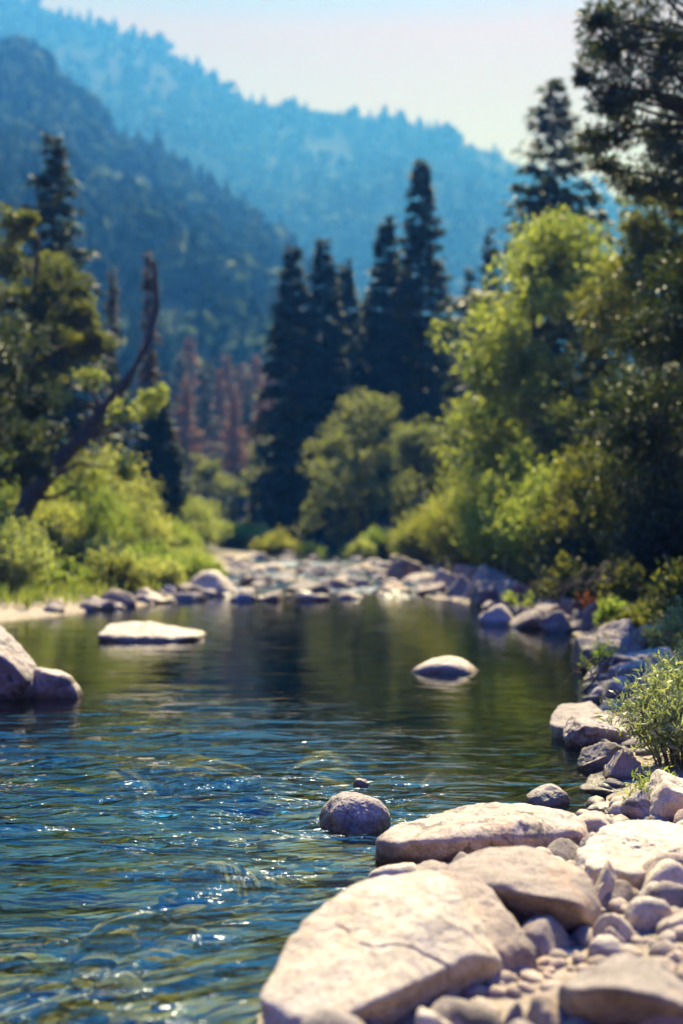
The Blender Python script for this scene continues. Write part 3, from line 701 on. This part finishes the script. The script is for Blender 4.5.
# conifers of the middle valley
G = 'conifers grouped in the middle of the valley'
CON = [
 (421, 62, 160, 48, 'tallest dark conifer in the middle of the valley'),
 (386, 64, 215, 42, 'second tallest dark conifer just left of the tallest one'),
 (345, 66, 262, 36, 'lower dark conifer between the second tallest and the left pair'),
 (323, 62, 240, 40, 'slender dark conifer right of the leftmost valley conifer'),
 (292, 60, 243, 42, 'leftmost dark conifer of the middle valley group'),
 (366, 72, 300, 44, 'short dark conifer filling the gap left of the second tallest'),
 (404, 70, 265, 44, 'dark conifer in the gap beside the tallest valley conifer'),
 (308, 72, 310, 40, 'short dark conifer hidden behind the leftmost pair'),
 (444, 76, 318, 42, 'dusky conifer behind the right side of the tallest conifer'),
]
for i, (px, d, pt, wd, lb) in enumerate(CON):
    x = wx_(px, d); h = wz_(pt, d) - zat(x, d)
    conifer('conifer', x, d, h, wd * 1.25 / F * d, 31 + i, lb, group=G, dens=2.0, irr=.2)
conifer('conifer', wx_(490, 78), 78, wz_(228, 78) - zat(wx_(490, 78), 78), 30 / F * 78, 51, 'lone slim conifer left of the yellow green tree on the right', dens=1.0)
conifer('conifer', wx_(470, 84), 84, wz_(268, 84) - zat(wx_(470, 84), 84), 26 / F * 84, 52, 'small slim conifer beside the lone slim conifer', dens=1.0)
conifer('conifer', wx_(554, 46), 46, wz_(82, 46) - zat(wx_(554, 46), 46), 125 / F * 46, 53, 'tall blue green conifer against pale sky above the yellow green tree', 'pine', dens=1.3, irr=.3, droop=.3, L=.8)
conifer('conifer', wx_(54, 42), 42, wz_(135, 42) - zat(wx_(54, 42), 42), 85 / F * 42, 54, 'tall pointed conifer rising above the dark left bank trees', dens=1.0, irr=.4)
conifer('conifer', wx_(158, 46), 46, wz_(385, 46) - zat(wx_(158, 46), 46), 34 / F * 46, 55, 'short dark conifer behind the left bank bushes beside the leaning trunk', dens=1.3)
conifer('snag_tree', wx_(112, 47), 47, wz_(265, 47) - zat(wx_(112, 47), 47), 16 / F * 47, 56, 'thin half dead conifer left of the leaning trunk top', 'greydead', 'snag', dens=.5, irr=.6)
conifer('snag_tree', wx_(149, 50), 50, wz_(248, 50) - zat(wx_(149, 50), 50), 16 / F * 50, 57, 'thin grey brown dead conifer rising above the leaning trunk top', 'greydead', 'snag', dens=.6, irr=.6)
# burnt conifers at the end of the valley
DD = [(186, 112, 400), (204, 120, 388), (219, 128, 392), (234, 108, 408), (248, 130, 396), (262, 116, 404), (275, 126, 415), (196, 134, 420), (242, 140, 385), (226, 150, 376), (210, 146, 380), (256, 138, 378), (268, 150, 386), (180, 140, 372), (190, 150, 360)]
burnt = [conifer_mesh(15, 2.7, 61 + k, dens=.75, irr=.5, bare=.15) for k in range(3)]
for i, (px, d, pt) in enumerate(DD):
    T, C = burnt[i % 3]; x = wx_(px, d); root = empty('burnt_conifer', (x, d, zat(x, d)), 'rusty brown dead conifer in the hazy stand at the far end of the river' if i % 3 != 1 else 'green conifer standing among the rusty dead ones at the river end', 'tree', 'rusty dead conifers at the river end' if i % 3 != 1 else 'green conifers among the rusty dead stand')
    s = (wz_(pt - 22, d) - zat(x, d)) / 15
    tr = T.out('trunk', M['snag'], root); cr = C.out('crown', M['dead' if i % 3 != 1 else 'needle'], root, smooth=False)
    root.scale = (s, s, s); root.rotation_euler = (0, 0, i * 1.3)
DG = [(180, 84, 470), (200, 90, 500), (222, 88, 478), (240, 92, 466), (262, 86, 480), (286, 90, 440), (214, 104, 455), (252, 104, 450), (300, 96, 430), (192, 70, 494), (212, 72, 505), (232, 70, 498), (252, 72, 490), (270, 68, 496), (226, 62, 512), (246, 64, 508), (205, 80, 480), (176, 66, 480)]
dk = [conifer_mesh(9, 1.8, 71 + k, dens=1.2, irr=.4) for k in range(3)]
for i, (px, d, pt) in enumerate(DG):
    T, C = dk[i % 3]; x = wx_(px, d); root = empty('young_conifer', (x, d, zat(x, d)), 'small dark conifer in the shaded stand where the river bends away', 'tree', 'small dark conifers at the river bend')
    s = (wz_(pt, d) - zat(x, d)) / 9
    T.out('trunk', M['bark'], root); C.out('crown', M['needle'], root, smooth=False)
    root.scale = (s, s, s); root.rotation_euler = (0, 0, i * 1.7)

def tree_px(name, px, d, pt, wpx, seed, mat, label, **k):
    x = wx_(px, d); h = wz_(pt, d) - zat(x, d)
    return leafy_tree(name, x, d, h, wpx / F * d, seed, mat, label, **k)

tree_px('leafy_tree', 206, 76, 462, 56, 81, 'greyleaf', 'pale leaved tree in the hazy far stand, left of the burnt trunks', L=.3, ncl=16, nleaf=200)
tree_px('leafy_tree', 272, 74, 440, 46, 82, 'greyleaf', 'pale leaved tree in the hazy far stand, beside the leftmost valley conifer', L=.3, ncl=16, nleaf=200)
tree_px('leafy_tree', 366, 50, 392, 88, 83, 'greyleaf', 'grey green leafy tree in front of the dark valley conifers', L=.2, ncl=24, nleaf=300)
tree_px('leafy_tree', 426, 46, 428, 92, 84, 'greyleaf', 'paler leafy tree right of the grey green tree before the conifers', L=.2, ncl=24, nleaf=300)
tree_px('leafy_tree', 338, 52, 428, 60, 85, 'greyleaf', 'smaller leafy tree at the left foot of the grey green tree', L=.2, ncl=16, nleaf=260)
# right bank
tree_px('broadleaf_tree', 556, 33, 232, 200, 86, 'maple', 'big yellow green broadleaf tree on the right bank', L=.2, ncl=52, nleaf=520, base=.12, rcl=.13)
tree_px('broadleaf_tree', 668, 28, 190, 170, 87, 'oak', 'dark green broadleaf tree right of the big yellow green tree', L=.17, ncl=46, nleaf=520, base=.1, rcl=.14)
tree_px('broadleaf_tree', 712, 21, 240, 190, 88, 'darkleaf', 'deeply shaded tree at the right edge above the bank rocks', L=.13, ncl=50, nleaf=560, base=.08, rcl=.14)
tree_px('broadleaf_tree', 478, 38, 398, 90, 89, 'maple', 'small yellow leaved tree at the left foot of big yellow green tree', L=.16, ncl=20, nleaf=360, base=.1)
# the pine whose boughs hang into the top right corner
d = 19.0; x0 = wx_(735, d); zb = zat(x0, d)
rng = np.random.default_rng(91); cl = []
for (px, py, r) in [(600, 18, .38), (630, 8, .42), (662, 20, .5), (596, 48, .3), (622, 52, .38), (652, 62, .45), (678, 52, .5), (610, 92, .32), (640, 100, .42), (672, 96, .5),
                    (600, 128, .25), (622, 130, .32), (655, 132, .42), (685, 140, .5), (660, 172, .36), (690, 185, .45), (640, 180, .22), (706, 90, .55), (720, 30, .6), (740, 120, .6), (760, 60, .6), (720, 190, .5), (650, -30, .5), (700, -40, .6), (760, -30, .6), (720, -90, .5), (760, 200, .6), (800, 100, .6), (800, 0, .6), (588, 30, .22), (612, 34, .3), (640, 36, .4), (666, 40, .4), (592, 66, .2), (634, 76, .4), (660, 84, .45), (603, 108, .25), (630, 116, .35), (668, 116, .4), (612, 148, .22), (640, 152, .3), (672, 158, .42), (650, 196, .3), (676, 205, .4), (680, 20, .5), (612, 4, .35), (648, -6, .4), (630, 20, .3), (686, 70, .5)]:
    cl.append((wx_(px, d) - x0, rng.normal(0, .7), wz_(py, d) - zb, r))
top = wz_(-130, d) - zb
leafy_tree('pine_tree', x0, d, top, 3, 92, 'pine', 'tall dark pine whose boughs fill the top right corner', clusters=cl, L=.16, asp=.2, nleaf=430, tr=.2,
           trunk=np.stack([np.linspace(0, .25, 9), np.linspace(0, .1, 9), np.linspace(-.3, top, 9)], 1))
# left bank trees
d = 30.0; x0 = wx_(20, d); zb = zat(x0, d); rng = np.random.default_rng(93)
tk = [(wx_(px, d) - x0, 0.15 * k, wz_(py, d) - zb) for k, (px, py) in enumerate([(14, 530), (28, 500), (50, 468), (76, 438), (98, 408), (122, 378), (140, 342), (150, 300), (147, 252)])]
cl = [(wx_(px, d) - x0, rng.normal(0, .5), wz_(py, d) - zb, r) for px, py, r in [(140, 402, .42), (128, 412, .36), (155, 396, .3), (84, 376, .35), (52, 400, .45), (34, 418, .4), (128, 468, .38), (26, 450, .4), (90, 478, .4)]]
leafy_tree('leaning_tree', x0, d, 7, 3, 94, 'maple', 'leaning dark trunk with yellow green leaf clumps across the left bank', clusters=cl, trunk=tk, tr=.27, L=.15, nleaf=260)
def left_tree(px, d, pts, seed, mat, label, tr=.16, L=.14, nleaf=420):
    x0 = wx_(px, d); zb = zat(x0, d); rng = np.random.default_rng(seed)
    cl = [(wx_(a, d) - x0, rng.normal(0, .6), wz_(b, d) - zb, r) for a, b, r in pts]
    tp = max(c[2] for c in cl)
    leafy_tree('oak_tree', x0, d, tp, 3, seed, mat, label, clusters=cl, tr=tr, L=L, nleaf=nleaf,
               trunk=np.stack([np.linspace(0, rng.normal(0, .4), 9), np.linspace(0, .2, 9), np.linspace(-.3, tp * .95, 9)], 1))
left_tree(22, 32, [(26, 222, .6), (8, 250, .8), (40, 262, .7), (66, 290, .75), (84, 318, .6), (20, 300, .9), (46, 330, .9), (-20, 280, .9), (78, 350, .6), (8, 350, .9), (30, 380, .8), (96, 345, .45), (-30, 340, .9), (-10, 400, .9), (10, 430, .7), (56, 300, .7)],
          95, 'oak', 'dark round crowned oak with sunlit yellow edge on the left bank', .2, .17, 1000)
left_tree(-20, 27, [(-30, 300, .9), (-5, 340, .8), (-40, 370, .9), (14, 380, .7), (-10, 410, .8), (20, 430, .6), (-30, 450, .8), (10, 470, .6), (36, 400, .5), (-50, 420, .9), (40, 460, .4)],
          96, 'darkleaf', 'deeply shaded tree cut by the left edge beside the leaning trunk', .16, .14, 1000)

# bushes
BU = [  # px, d, top row, width px, material, seed, leaves, leaf length, label
 (8, 24.6, 520, 120, 'pale', 'lush light green bush at the left edge above the sand spit'),
 (62, 25.6, 560, 70, 'bush', 'low fresh green bush at the pool edge right of the sand spit'),
 (100, 27.5, 538, 84, 'pale', 'pale green bush behind the low fresh green pool edge bush'),
 (146, 29.5, 540, 80, 'bush', 'bright bush above the left shore stones'),
 (186, 31.5, 548, 66, 'pale', 'grassy pale bush nearest to the large tan rapids boulder'),
 (30, 31, 492, 110, 'pale', 'tall pale bush below the leaning dark trunk'),
 (88, 33, 470, 110, 'bush', 'tall sunlit bush under the leaning tree at its right side'),
 (128, 35, 500, 90, 'pale', 'pale feathery bush between tall sunlit bush and short dark conifer'),
 (170, 38, 520, 70, 'bush', 'upright bush at the right end of the left bank thicket'),
 (-40, 27, 480, 130, 'bush', 'leafy bush mostly beyond the left edge of the photo'),
 (118, 25.6, 560, 60, 'oak', 'small leafy bush leaning over the left shore stones'),
 (156, 27.2, 556, 60, 'pale', 'feathery pale bush just above the pale flat waterline stone'),
 (200, 29.5, 556, 50, 'bush', 'low bright bush behind the large tan rapids boulder'),
 (64, 34, 440, 110, 'oak', 'tall leafy thicket filling the space under the leaning trunk'),
 (112, 36, 448, 100, 'pale', 'tall pale thicket beside the short dark conifer'),
 (0, 34, 452, 110, 'bush', 'tall thicket at the left edge behind the lush light bush'),
 (190, 46, 500, 80, 'pale', 'pale thicket at the mouth of the far river bend'),
 (232, 52, 524, 60, 'bush', 'low thicket closing the far bend of the river'),
 (258, 54, 526, 50, 'pale', 'pale low thicket next to the round olive far shore bush'),
 (52, 26.5, 520, 70, 'darkleaf', 'dark leaved bush standing for the shadow gap amid the left bank bushes'),  # dark leaves paint the shadow between the neighbouring bushes
 (278, 47, 532, 48, 'gold', 'round olive bush on the far shore under the leftmost valley conifer'),
 (312, 47, 543, 34, 'bush', 'small bright green bush on the far shore right of the round olive one'),
 (352, 46, 546, 30, 'bush', 'small low bush on the far shore at the conifer foot'),
 (380, 44, 528, 44, 'bush', 'green bush on the far shore below the grey green tree'),
 (362, 43, 540, 30, 'pale', 'silvery small bush beside the far shore green bush'),
 (424, 38, 512, 74, 'gold', 'golden bush nearest to the rapids on the right bank'),
 (462, 35, 488, 96, 'gold', 'tall golden green bush above the tilted rapids rocks'),
 (500, 29, 484, 96, 'bush', 'green bush overhanging the right corner of the pool'),
 (546, 25, 462, 110, 'bush', 'large leafy green bush at the right bank point'),
 (516, 27, 446, 90, 'bush', 'sunlit green bush behind the large leafy one at the pool corner'),
 (590, 24, 440, 100, 'oak', 'sunlit olive bush above the orange leaved little shrub'),
 (606, 23, 448, 130, 'oak', 'dark leafy shrub behind the orange leaved shrub'),
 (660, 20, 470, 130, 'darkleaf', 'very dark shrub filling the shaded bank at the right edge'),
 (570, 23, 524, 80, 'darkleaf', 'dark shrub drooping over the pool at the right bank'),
 (630, 18.5, 560, 70, 'oak', 'olive shrub on the right bank rocks below the dark shrubs'),
 (548, 24, 546, 66, 'oak', 'olive shrub spilling over the rocks at the pool corner'),
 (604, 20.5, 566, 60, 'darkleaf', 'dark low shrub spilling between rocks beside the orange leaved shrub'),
 (650, 16.5, 600, 60, 'oak', 'low olive shrub spilling over the dark right edge rocks'),
 (618, 17.5, 596, 44, 'bush', 'little green shrub sprouting from the jagged shaded rocks'),
 (572, 21.5, 556, 60, 'oak', 'olive green shrub hanging over the water below the large dark shrub'),
 (628, 16, 614, 50, 'oak', 'small olive shrub rooted among the jagged rocks above the flat pale slab'),
 (664, 14.2, 622, 60, 'willow', 'pale loose shrub at the right edge above the big broken grey rock'),
 (690, 15, 560, 90, 'oak', 'leafy shrub at the right edge above the willow'),
 (574, 28, 400, 130, 'oak', 'tall oak shrub under the big yellow green tree'),
 (500, 33, 428, 110, 'maple', 'yellow olive shrub left of the tall oak shrub'),
]
for i, (px, d, pt, wd, mt, lb) in enumerate(BU):
    x = wx_(px, d); h = max(wz_(pt, d) - zat(x, d), .4); w = wd / F * d
    bush('bush', x, d, h, w, 300 + i, mt, lb, nst=int(18 + 10 * w), nleaf=int(min(12000, 1500 + 1500 * h * w)), L=.075 + .0022 * d, asp=.42 if mt in ('oak', 'darkleaf', 'maple') else .3)
bush('bush', wx_(592, 19.2), 19.2, .55, .5, 341, 'red', 'orange red leaved little shrub glowing on the shaded right bank', nst=10, nleaf=220, L=.10, asp=.5)
bush('bush', wx_(520, 22.4), 22.4, .5, .8, 342, 'bush', 'tiny fresh green shrub on the flat pale point rock', nst=10, nleaf=420, L=.09)
bush('bush', wx_(600, 14.0), 14.0, .45, .6, 343, 'bush', 'small fresh shrub growing between the dark angular bank rocks', nst=12, nleaf=420, L=.07)
# willow shrub in the right foreground
bush('willow_shrub', wx_(684, 8.6), 8.6, .80, 1.15, 351, 'willow', 'silvery green narrow leaved willow shrub by the right edge', nst=46, nleaf=5600, L=.075, asp=.22, upr=.5, droop=.9)
bush('willow_shrub', wx_(708, 10.4), 10.4, .75, 1.2, 352, 'willow', 'second willow shrub behind the silvery one, cut by the right edge', nst=60, nleaf=8000, L=.075, asp=.22, upr=.5, droop=.9)
bush('willow_shrub', wx_(652, 7.5), 7.5, .26, .6, 353, 'bush', 'low green sprig creeping over the creased cream boulder', nst=16, nleaf=600, L=.045, asp=.3, upr=.5)
bush('willow_shrub', wx_(726, 12.6), 12.6, .9, 1.4, 354, 'willow', 'fresh green willow above the big broken grey bank rock', nst=50, nleaf=7000, L=.085, asp=.26, upr=.5, droop=.8)
# bare twigs drooping over the right bank
def twigs(name, px, d, dz, seed, label, mat='twig', n=7, L=1.0, cat='branch'):
    rng = np.random.default_rng(seed); x = wx_(px, d); z = zat(x, d) + dz; A = Acc()
    for i in range(n):
        e = np.array([-rng.uniform(.2, 1) * L, rng.uniform(-.6, .3) * L, -rng.uniform(.1, .8) * dz])
        V, f = limb((rng.normal(0, .1), rng.normal(0, .1), 0), e, rng, .018, .004, 7, rng.uniform(.05, .25)); A.add(V, f)
        for q in range(3):
            b = e * rng.uniform(.4, .95); V, f = limb(b, b + rng.normal(0, .16, 3) * L, rng, .007, .002, 4); A.add(V, f)
    return tag(A.out(name, M[mat], loc=(x, d, z)), label, cat)
twigs('bare_branch', 566, 21.5, .55, 371, 'bare grey twigs drooping to the pool at the right bank point', L=1.1)
twigs('bare_branch', 618, 18.5, .8, 372, 'bare branch reaching over the shaded right bank rocks', L=1.4, n=5)
twigs('bare_branch', 604, 11.6, .5, 373, 'thin bare twig standing before the big broken grey bank rock', L=.5, n=4)
# bankside grass (uncountable)
rng = np.random.default_rng(360); A = Acc(); n = 3500
gy_ = rng.uniform(22, 40, n); gx_ = np.interp(gy_, LY, LX) - .6 - np.abs(rng.normal(0, 1.6, n)); gz_ = terrain(gx_, gy_)
V, f = leaves(np.stack([gx_, gy_, gz_], 1), rdir(rng, n) * .35 + np.array([0, 0, 1]), rdir(rng, n), rng.uniform(.15, .45, n), .05, .02); A.add(V, f)
tag(A.out('grass', M['grassb'], smooth=False), 'tall sunlit grass along the left bank above the shore', 'grass', kind='stuff')

# ------------------------------------------------------------------ mountains
def hill_mat(name, tree, bare_, pink, sc, thr):
    m, nt, out, N, L = mat_new(name)
    geo = N('NewGeometry')
    def nz(s, d=5, r=.6):
        n = N('TexNoise', Scale=s, Detail=d, Roughness=r); L(geo.outputs['Position'], n.inputs['Vector']); return n.outputs['Fac']
    a = ramp(N, [(thr, tree), (thr + .1, bare_)]); L(nz(sc), a.inputs['Fac'])
    p = ramp(N, [(.60, (0, 0, 0)), (.68, (1, 1, 1))]); L(nz(sc * .7, 3), p.inputs['Fac'])
    c = mixc(N, L, math_n(N, L, 'MULTIPLY', p.outputs[0], .5), a.outputs[0], pink)
    bs = N('BsdfPrincipled', Roughness=1.0); bs.inputs['Specular IOR Level'].default_value = 0; L(c, bs.inputs['Base Color'])
    L(bs.outputs[0], out.inputs[0]); return m

def hill(name, crest, d_toe, d_crest, z_toe, nx, nv, amp, mat, seed, lower):
    cp = np.array(crest, float); px = np.linspace(cp[0, 0], cp[-1, 0], nx)
    py = np.interp(px, cp[:, 0], cp[:, 1]) + lower
    v = np.concatenate([np.linspace(0, 1, nv), [1.08, 1.25, 1.6]])
    PX, Vv = np.meshgrid(px, v, indexing='ij'); PY = np.broadcast_to(py[:, None], PX.shape)
    dt = d_toe(PX); dc = d_crest(PX); Dd = dt + (dc - dt) * Vv
    Xw = (PX - CX) / F * Dd
    zc = EYE - (PY - HZ) / F * dc
    zz = z_toe + (np.maximum(zc, z_toe) - z_toe) * np.where(Vv <= 1, Vv ** 1.15, 1 - (Vv - 1) * .9)
    nzv = fbm(v2(Xw / amp[1], Dd / amp[1]), 5, seed)
    zz = zz + amp[0] * nzv * np.clip(Vv * 3, 0, 1) * np.clip(np.abs(1 - Vv) * 3 + .25, 0, 1)
    o = mesh(name, np.stack([Xw, Dd, zz], -1).reshape(-1, 3), grid_faces(nx, len(v)), mat); o['kind'] = 'structure'
    return Xw, Dd, zz

def tree_template(seed, sides=7, layers=5, conic=True):
    rng = np.random.default_rng(seed); A = Acc()
    if conic:
        for k in range(layers):
            z0 = .08 + .8 * k / layers; z1 = min(1.0, z0 + .42 * 5 / layers + .06); r = .25 * (1 - k / layers) ** .8 + .02
            a = np.linspace(0, 6.283, sides, endpoint=False) + rng.uniform(0, 1)
            ring = np.stack([np.cos(a) * r * rng.uniform(.5, 1.4, sides), np.sin(a) * r * rng.uniform(.6, 1.25, sides), z0 + rng.normal(0, .03, sides)], 1)
            V = np.concatenate([ring, [[0, 0, z1]]]); i = np.arange(sides)
            A.add(V, np.stack([i, (i + 1) % sides, np.full(sides, sides)], 1))
    else:
        D, Fc = ico(2)
        for k in range(4):
            c = rng.normal(0, .13, 3) + np.array([0, 0, .5]); r = .26 * (1 + .35 * fbm(D * 1.9 + seed + k, 3, seed + k))
            A.add(D * r[:, None] * np.array([1, 1, 1.1]) + c, Fc)
    return np.concatenate(A.V), np.concatenate(A.T)

def forest(name, S, n, hgt, seed, mat, label, keep, vmax=1.02):
    Xw, Dd, zz = S; rng = np.random.default_rng(seed); nx, nv = Xw.shape
    nv2 = nv - 2
    i = rng.uniform(0, nx - 1.01, n); j = rng.uniform(0, 1, n) ** .8 * (nv2 - 1.01)
    def smp(Aa):
        a = i.astype(int); b = j.astype(int); u = i - a; w = j - b
        return Aa[a, b] * (1 - u) * (1 - w) + Aa[a + 1, b] * u * (1 - w) + Aa[a, b + 1] * (1 - u) * w + Aa[a + 1, b + 1] * u * w
    x, y, z = smp(Xw), smp(Dd), smp(zz)
    ok = keep(x, y, z, rng); x, y, z = x[ok], y[ok], z[ok]
    tv = [tree_template(seed + 1 + q, conic=q < 5, sides=10, layers=9) for q in range(6)]
    A = Acc(); pick = rng.integers(0, 6, len(x))
    for q in range(6):
        s = np.where(pick == q)[0]
        if not len(s): continue
        V, Fc = tv[q]; m = len(V); h = hgt * rng.uniform(.55, 1.25, len(s)); a = rng.uniform(0, 6.28, len(s))
        c, sn = np.cos(a)[:, None], np.sin(a)[:, None]; wd = rng.uniform(.8, 1.25, len(s))[:, None]
        P = np.stack([(V[None, :, 0] * c - V[None, :, 1] * sn) * h[:, None] * wd, (V[None, :, 0] * sn + V[None, :, 1] * c) * h[:, None] * wd, V[None, :, 2] * h[:, None]], -1)
        P = P + np.stack([x[s], y[s], z[s] - .4], 1)[:, None]
        A.add(P.reshape(-1, 3), (Fc[None] + (np.arange(len(s)) * m)[:, None, None]).reshape(-1, 3))
    return tag(A.out(name, mat, smooth=False), label, 'forest', kind='stuff')

M['farneedle'] = leaf_mat('hillside_foliage', [(.006, .020, .010), (.018, .042, .016), (.08, .11, .04), (.30, .31, .13)], .1, .8, 0, .03)  # palest patches paint sunlit clumps into the foliage colour
h1 = hill('near_hill', [(-900, -60), (-300, -20), (0, 38), (40, 48), (100, 110), (150, 135), (200, 175), (250, 205), (300, 245), (350, 300), (420, 380), (520, 470)],
          lambda p: 150 + 0 * p, lambda p: np.interp(p, [-900, 0, 300, 520], [720, 640, 560, 380]), 1.0, 170, 90, (19, 90),
          hill_mat('dry_hillside', (.025, .035, .018), (.15, .13, .075), (.2, .12, .09), .02, .45), 3, 24)
def keep1(x, y, z, rng):
    dens = fbm(v2(x / 38, y / 38), 3, 99); up = np.clip((z - 30) / 90, 0, 1)
    return dens * 1.2 + up * .5 > rng.uniform(-.3, .12, len(x))
forest('hillside_forest', h1, 8500, 16.5, 110, M['farneedle'], 'dense forest covering the steep blue hillside on the left', keep1)
h2 = hill('far_mountain', [(-900, -110), (-300, -80), (0, -16), (60, 4), (150, 32), (200, 58), (240, 86), (300, 96), (400, 108), (450, 128), (520, 158), (600, 185), (700, 215), (900, 260), (1400, 340)],
          lambda p: 520 + 0 * p, lambda p: 1400 + 0 * p, 6.0, 160, 80, (55, 260),
          hill_mat('far_hillside', (.02, .03, .02), (.07, .065, .045), (.08, .06, .05), .006, .52), 8, 8)
forest('mountain_forest', h2, 11000, 18, 130, M['farneedle'], 'hazy forest on the pale blue mountain behind the valley', lambda x, y, z, r: fbm(v2(x / 90, y / 90), 3, 98) > r.uniform(-.6, .1, len(x)))

# ------------------------------------------------------------------ air
def haze_box():
    bm = bmesh.new(); bmesh.ops.create_cube(bm, size=1)
    x0, x1, y0, y1, z0, z1 = -1800, 1800, -90, 2800, -4, 830
    for v in bm.verts: v.co = ((x0 + x1) / 2 + v.co.x * (x1 - x0), (y0 + y1) / 2 + v.co.y * (y1 - y0), (z0 + z1) / 2 + v.co.z * (z1 - z0))
    me = bpy.data.meshes.new('haze'); bm.to_mesh(me); bm.free()
    m, nt, out, N, L = mat_new('valley_air')
    pv = N('VolumePrincipled', Density=.0014, Anisotropy=.2)
    pv.inputs['Color'].default_value = (.026, .125, .455, 1)
    pv.inputs['Absorption Color'].default_value = (1, 1, 0, 1)
    L(pv.outputs[0], out.inputs['Volume']); me.materials.append(m)
    o = bpy.data.objects.new('haze', me); COL.objects.link(o); o['kind'] = 'stuff'
    tag(o, 'blue summer haze filling the valley air', 'haze')
haze_box()

# ------------------------------------------------------------------ light, camera
w = bpy.data.worlds.new('World'); scene.world = w; w.use_nodes = True
nt = w.node_tree; nt.nodes.clear()
sky = nt.nodes.new('ShaderNodeTexSky'); sky.sky_type = 'NISHITA'; sky.sun_disc = False
sky.sun_elevation = R(SUN_EL); sky.sun_rotation = R(SUN_AZ); sky.air_density = 1.0; sky.dust_density = 1.6; sky.ozone_density = 1.5
bg = nt.nodes.new('ShaderNodeBackground'); bg.inputs[1].default_value = .045
wo = nt.nodes.new('ShaderNodeOutputWorld')
wb = nt.nodes.new('ShaderNodeMix'); wb.data_type = 'RGBA'; wb.blend_type = 'MULTIPLY'; wb.inputs[0].default_value = 1
tcw = nt.nodes.new('ShaderNodeTexCoord'); sxy = nt.nodes.new('ShaderNodeSeparateXYZ'); rw = nt.nodes.new('ShaderNodeValToRGB')
nt.links.new(tcw.outputs['Generated'], sxy.inputs[0]); nt.links.new(sxy.outputs['Z'], rw.inputs['Fac'])
for e, (p_, c_) in zip(rw.color_ramp.elements, [(.39, (.77, .29, .005, 1)), (.46, (.03, .50, 4.1, 1))]): e.position = p_; e.color = c_
nt.links.new(rw.outputs[0], wb.inputs[7])
nt.links.new(sky.outputs[0], wb.inputs[6]); nt.links.new(wb.outputs[2], bg.inputs[0]); nt.links.new(bg.outputs[0], wo.inputs[0])
sl = bpy.data.lights.new('sun', 'SUN'); sl.energy = 5.0; sl.angle = R(.53); sl.color = (.83, .82, 1.75)
so = bpy.data.objects.new('sun', sl); COL.objects.link(so)
sd = Vector((math.sin(R(SUN_AZ)) * math.cos(R(SUN_EL)), math.cos(R(SUN_AZ)) * math.cos(R(SUN_EL)), math.sin(R(SUN_EL))))
so.rotation_euler = (-sd).to_track_quat('-Z', 'Y').to_euler(); so.location = sd * 60

cam = bpy.data.cameras.new('camera'); co = bpy.data.objects.new('camera', cam); COL.objects.link(co)
cam.sensor_fit = 'VERTICAL'; cam.sensor_height = 36; cam.lens = 36 * F / 1024
co.location = (0, 0, EYE); co.rotation_euler = (R(90), 0, 0)
cam.clip_end = 8000; cam.clip_start = .05
cam.dof.use_dof = True; cam.dof.focus_distance = 7.7; cam.dof.aperture_fstop = .74
scene.camera = co

vs = scene.view_settings; vs.view_transform = 'Standard'; vs.look = 'None'; vs.gamma = 1; vs.exposure = 1.95; vs.use_curve_mapping = False
scene.render.engine = 'CYCLES'
cy = scene.cycles
cy.max_bounces = 7; cy.diffuse_bounces = 4; cy.glossy_bounces = 2; cy.transmission_bounces = 3; cy.transparent_max_bounces = 8; cy.volume_bounces = 0
cy.caustics_reflective = False; cy.caustics_refractive = False
cy.use_denoising = True; cy.denoiser = 'OPENIMAGEDENOISE'; cy.sample_clamp_indirect = 6; cy.sample_clamp_direct = 5.0
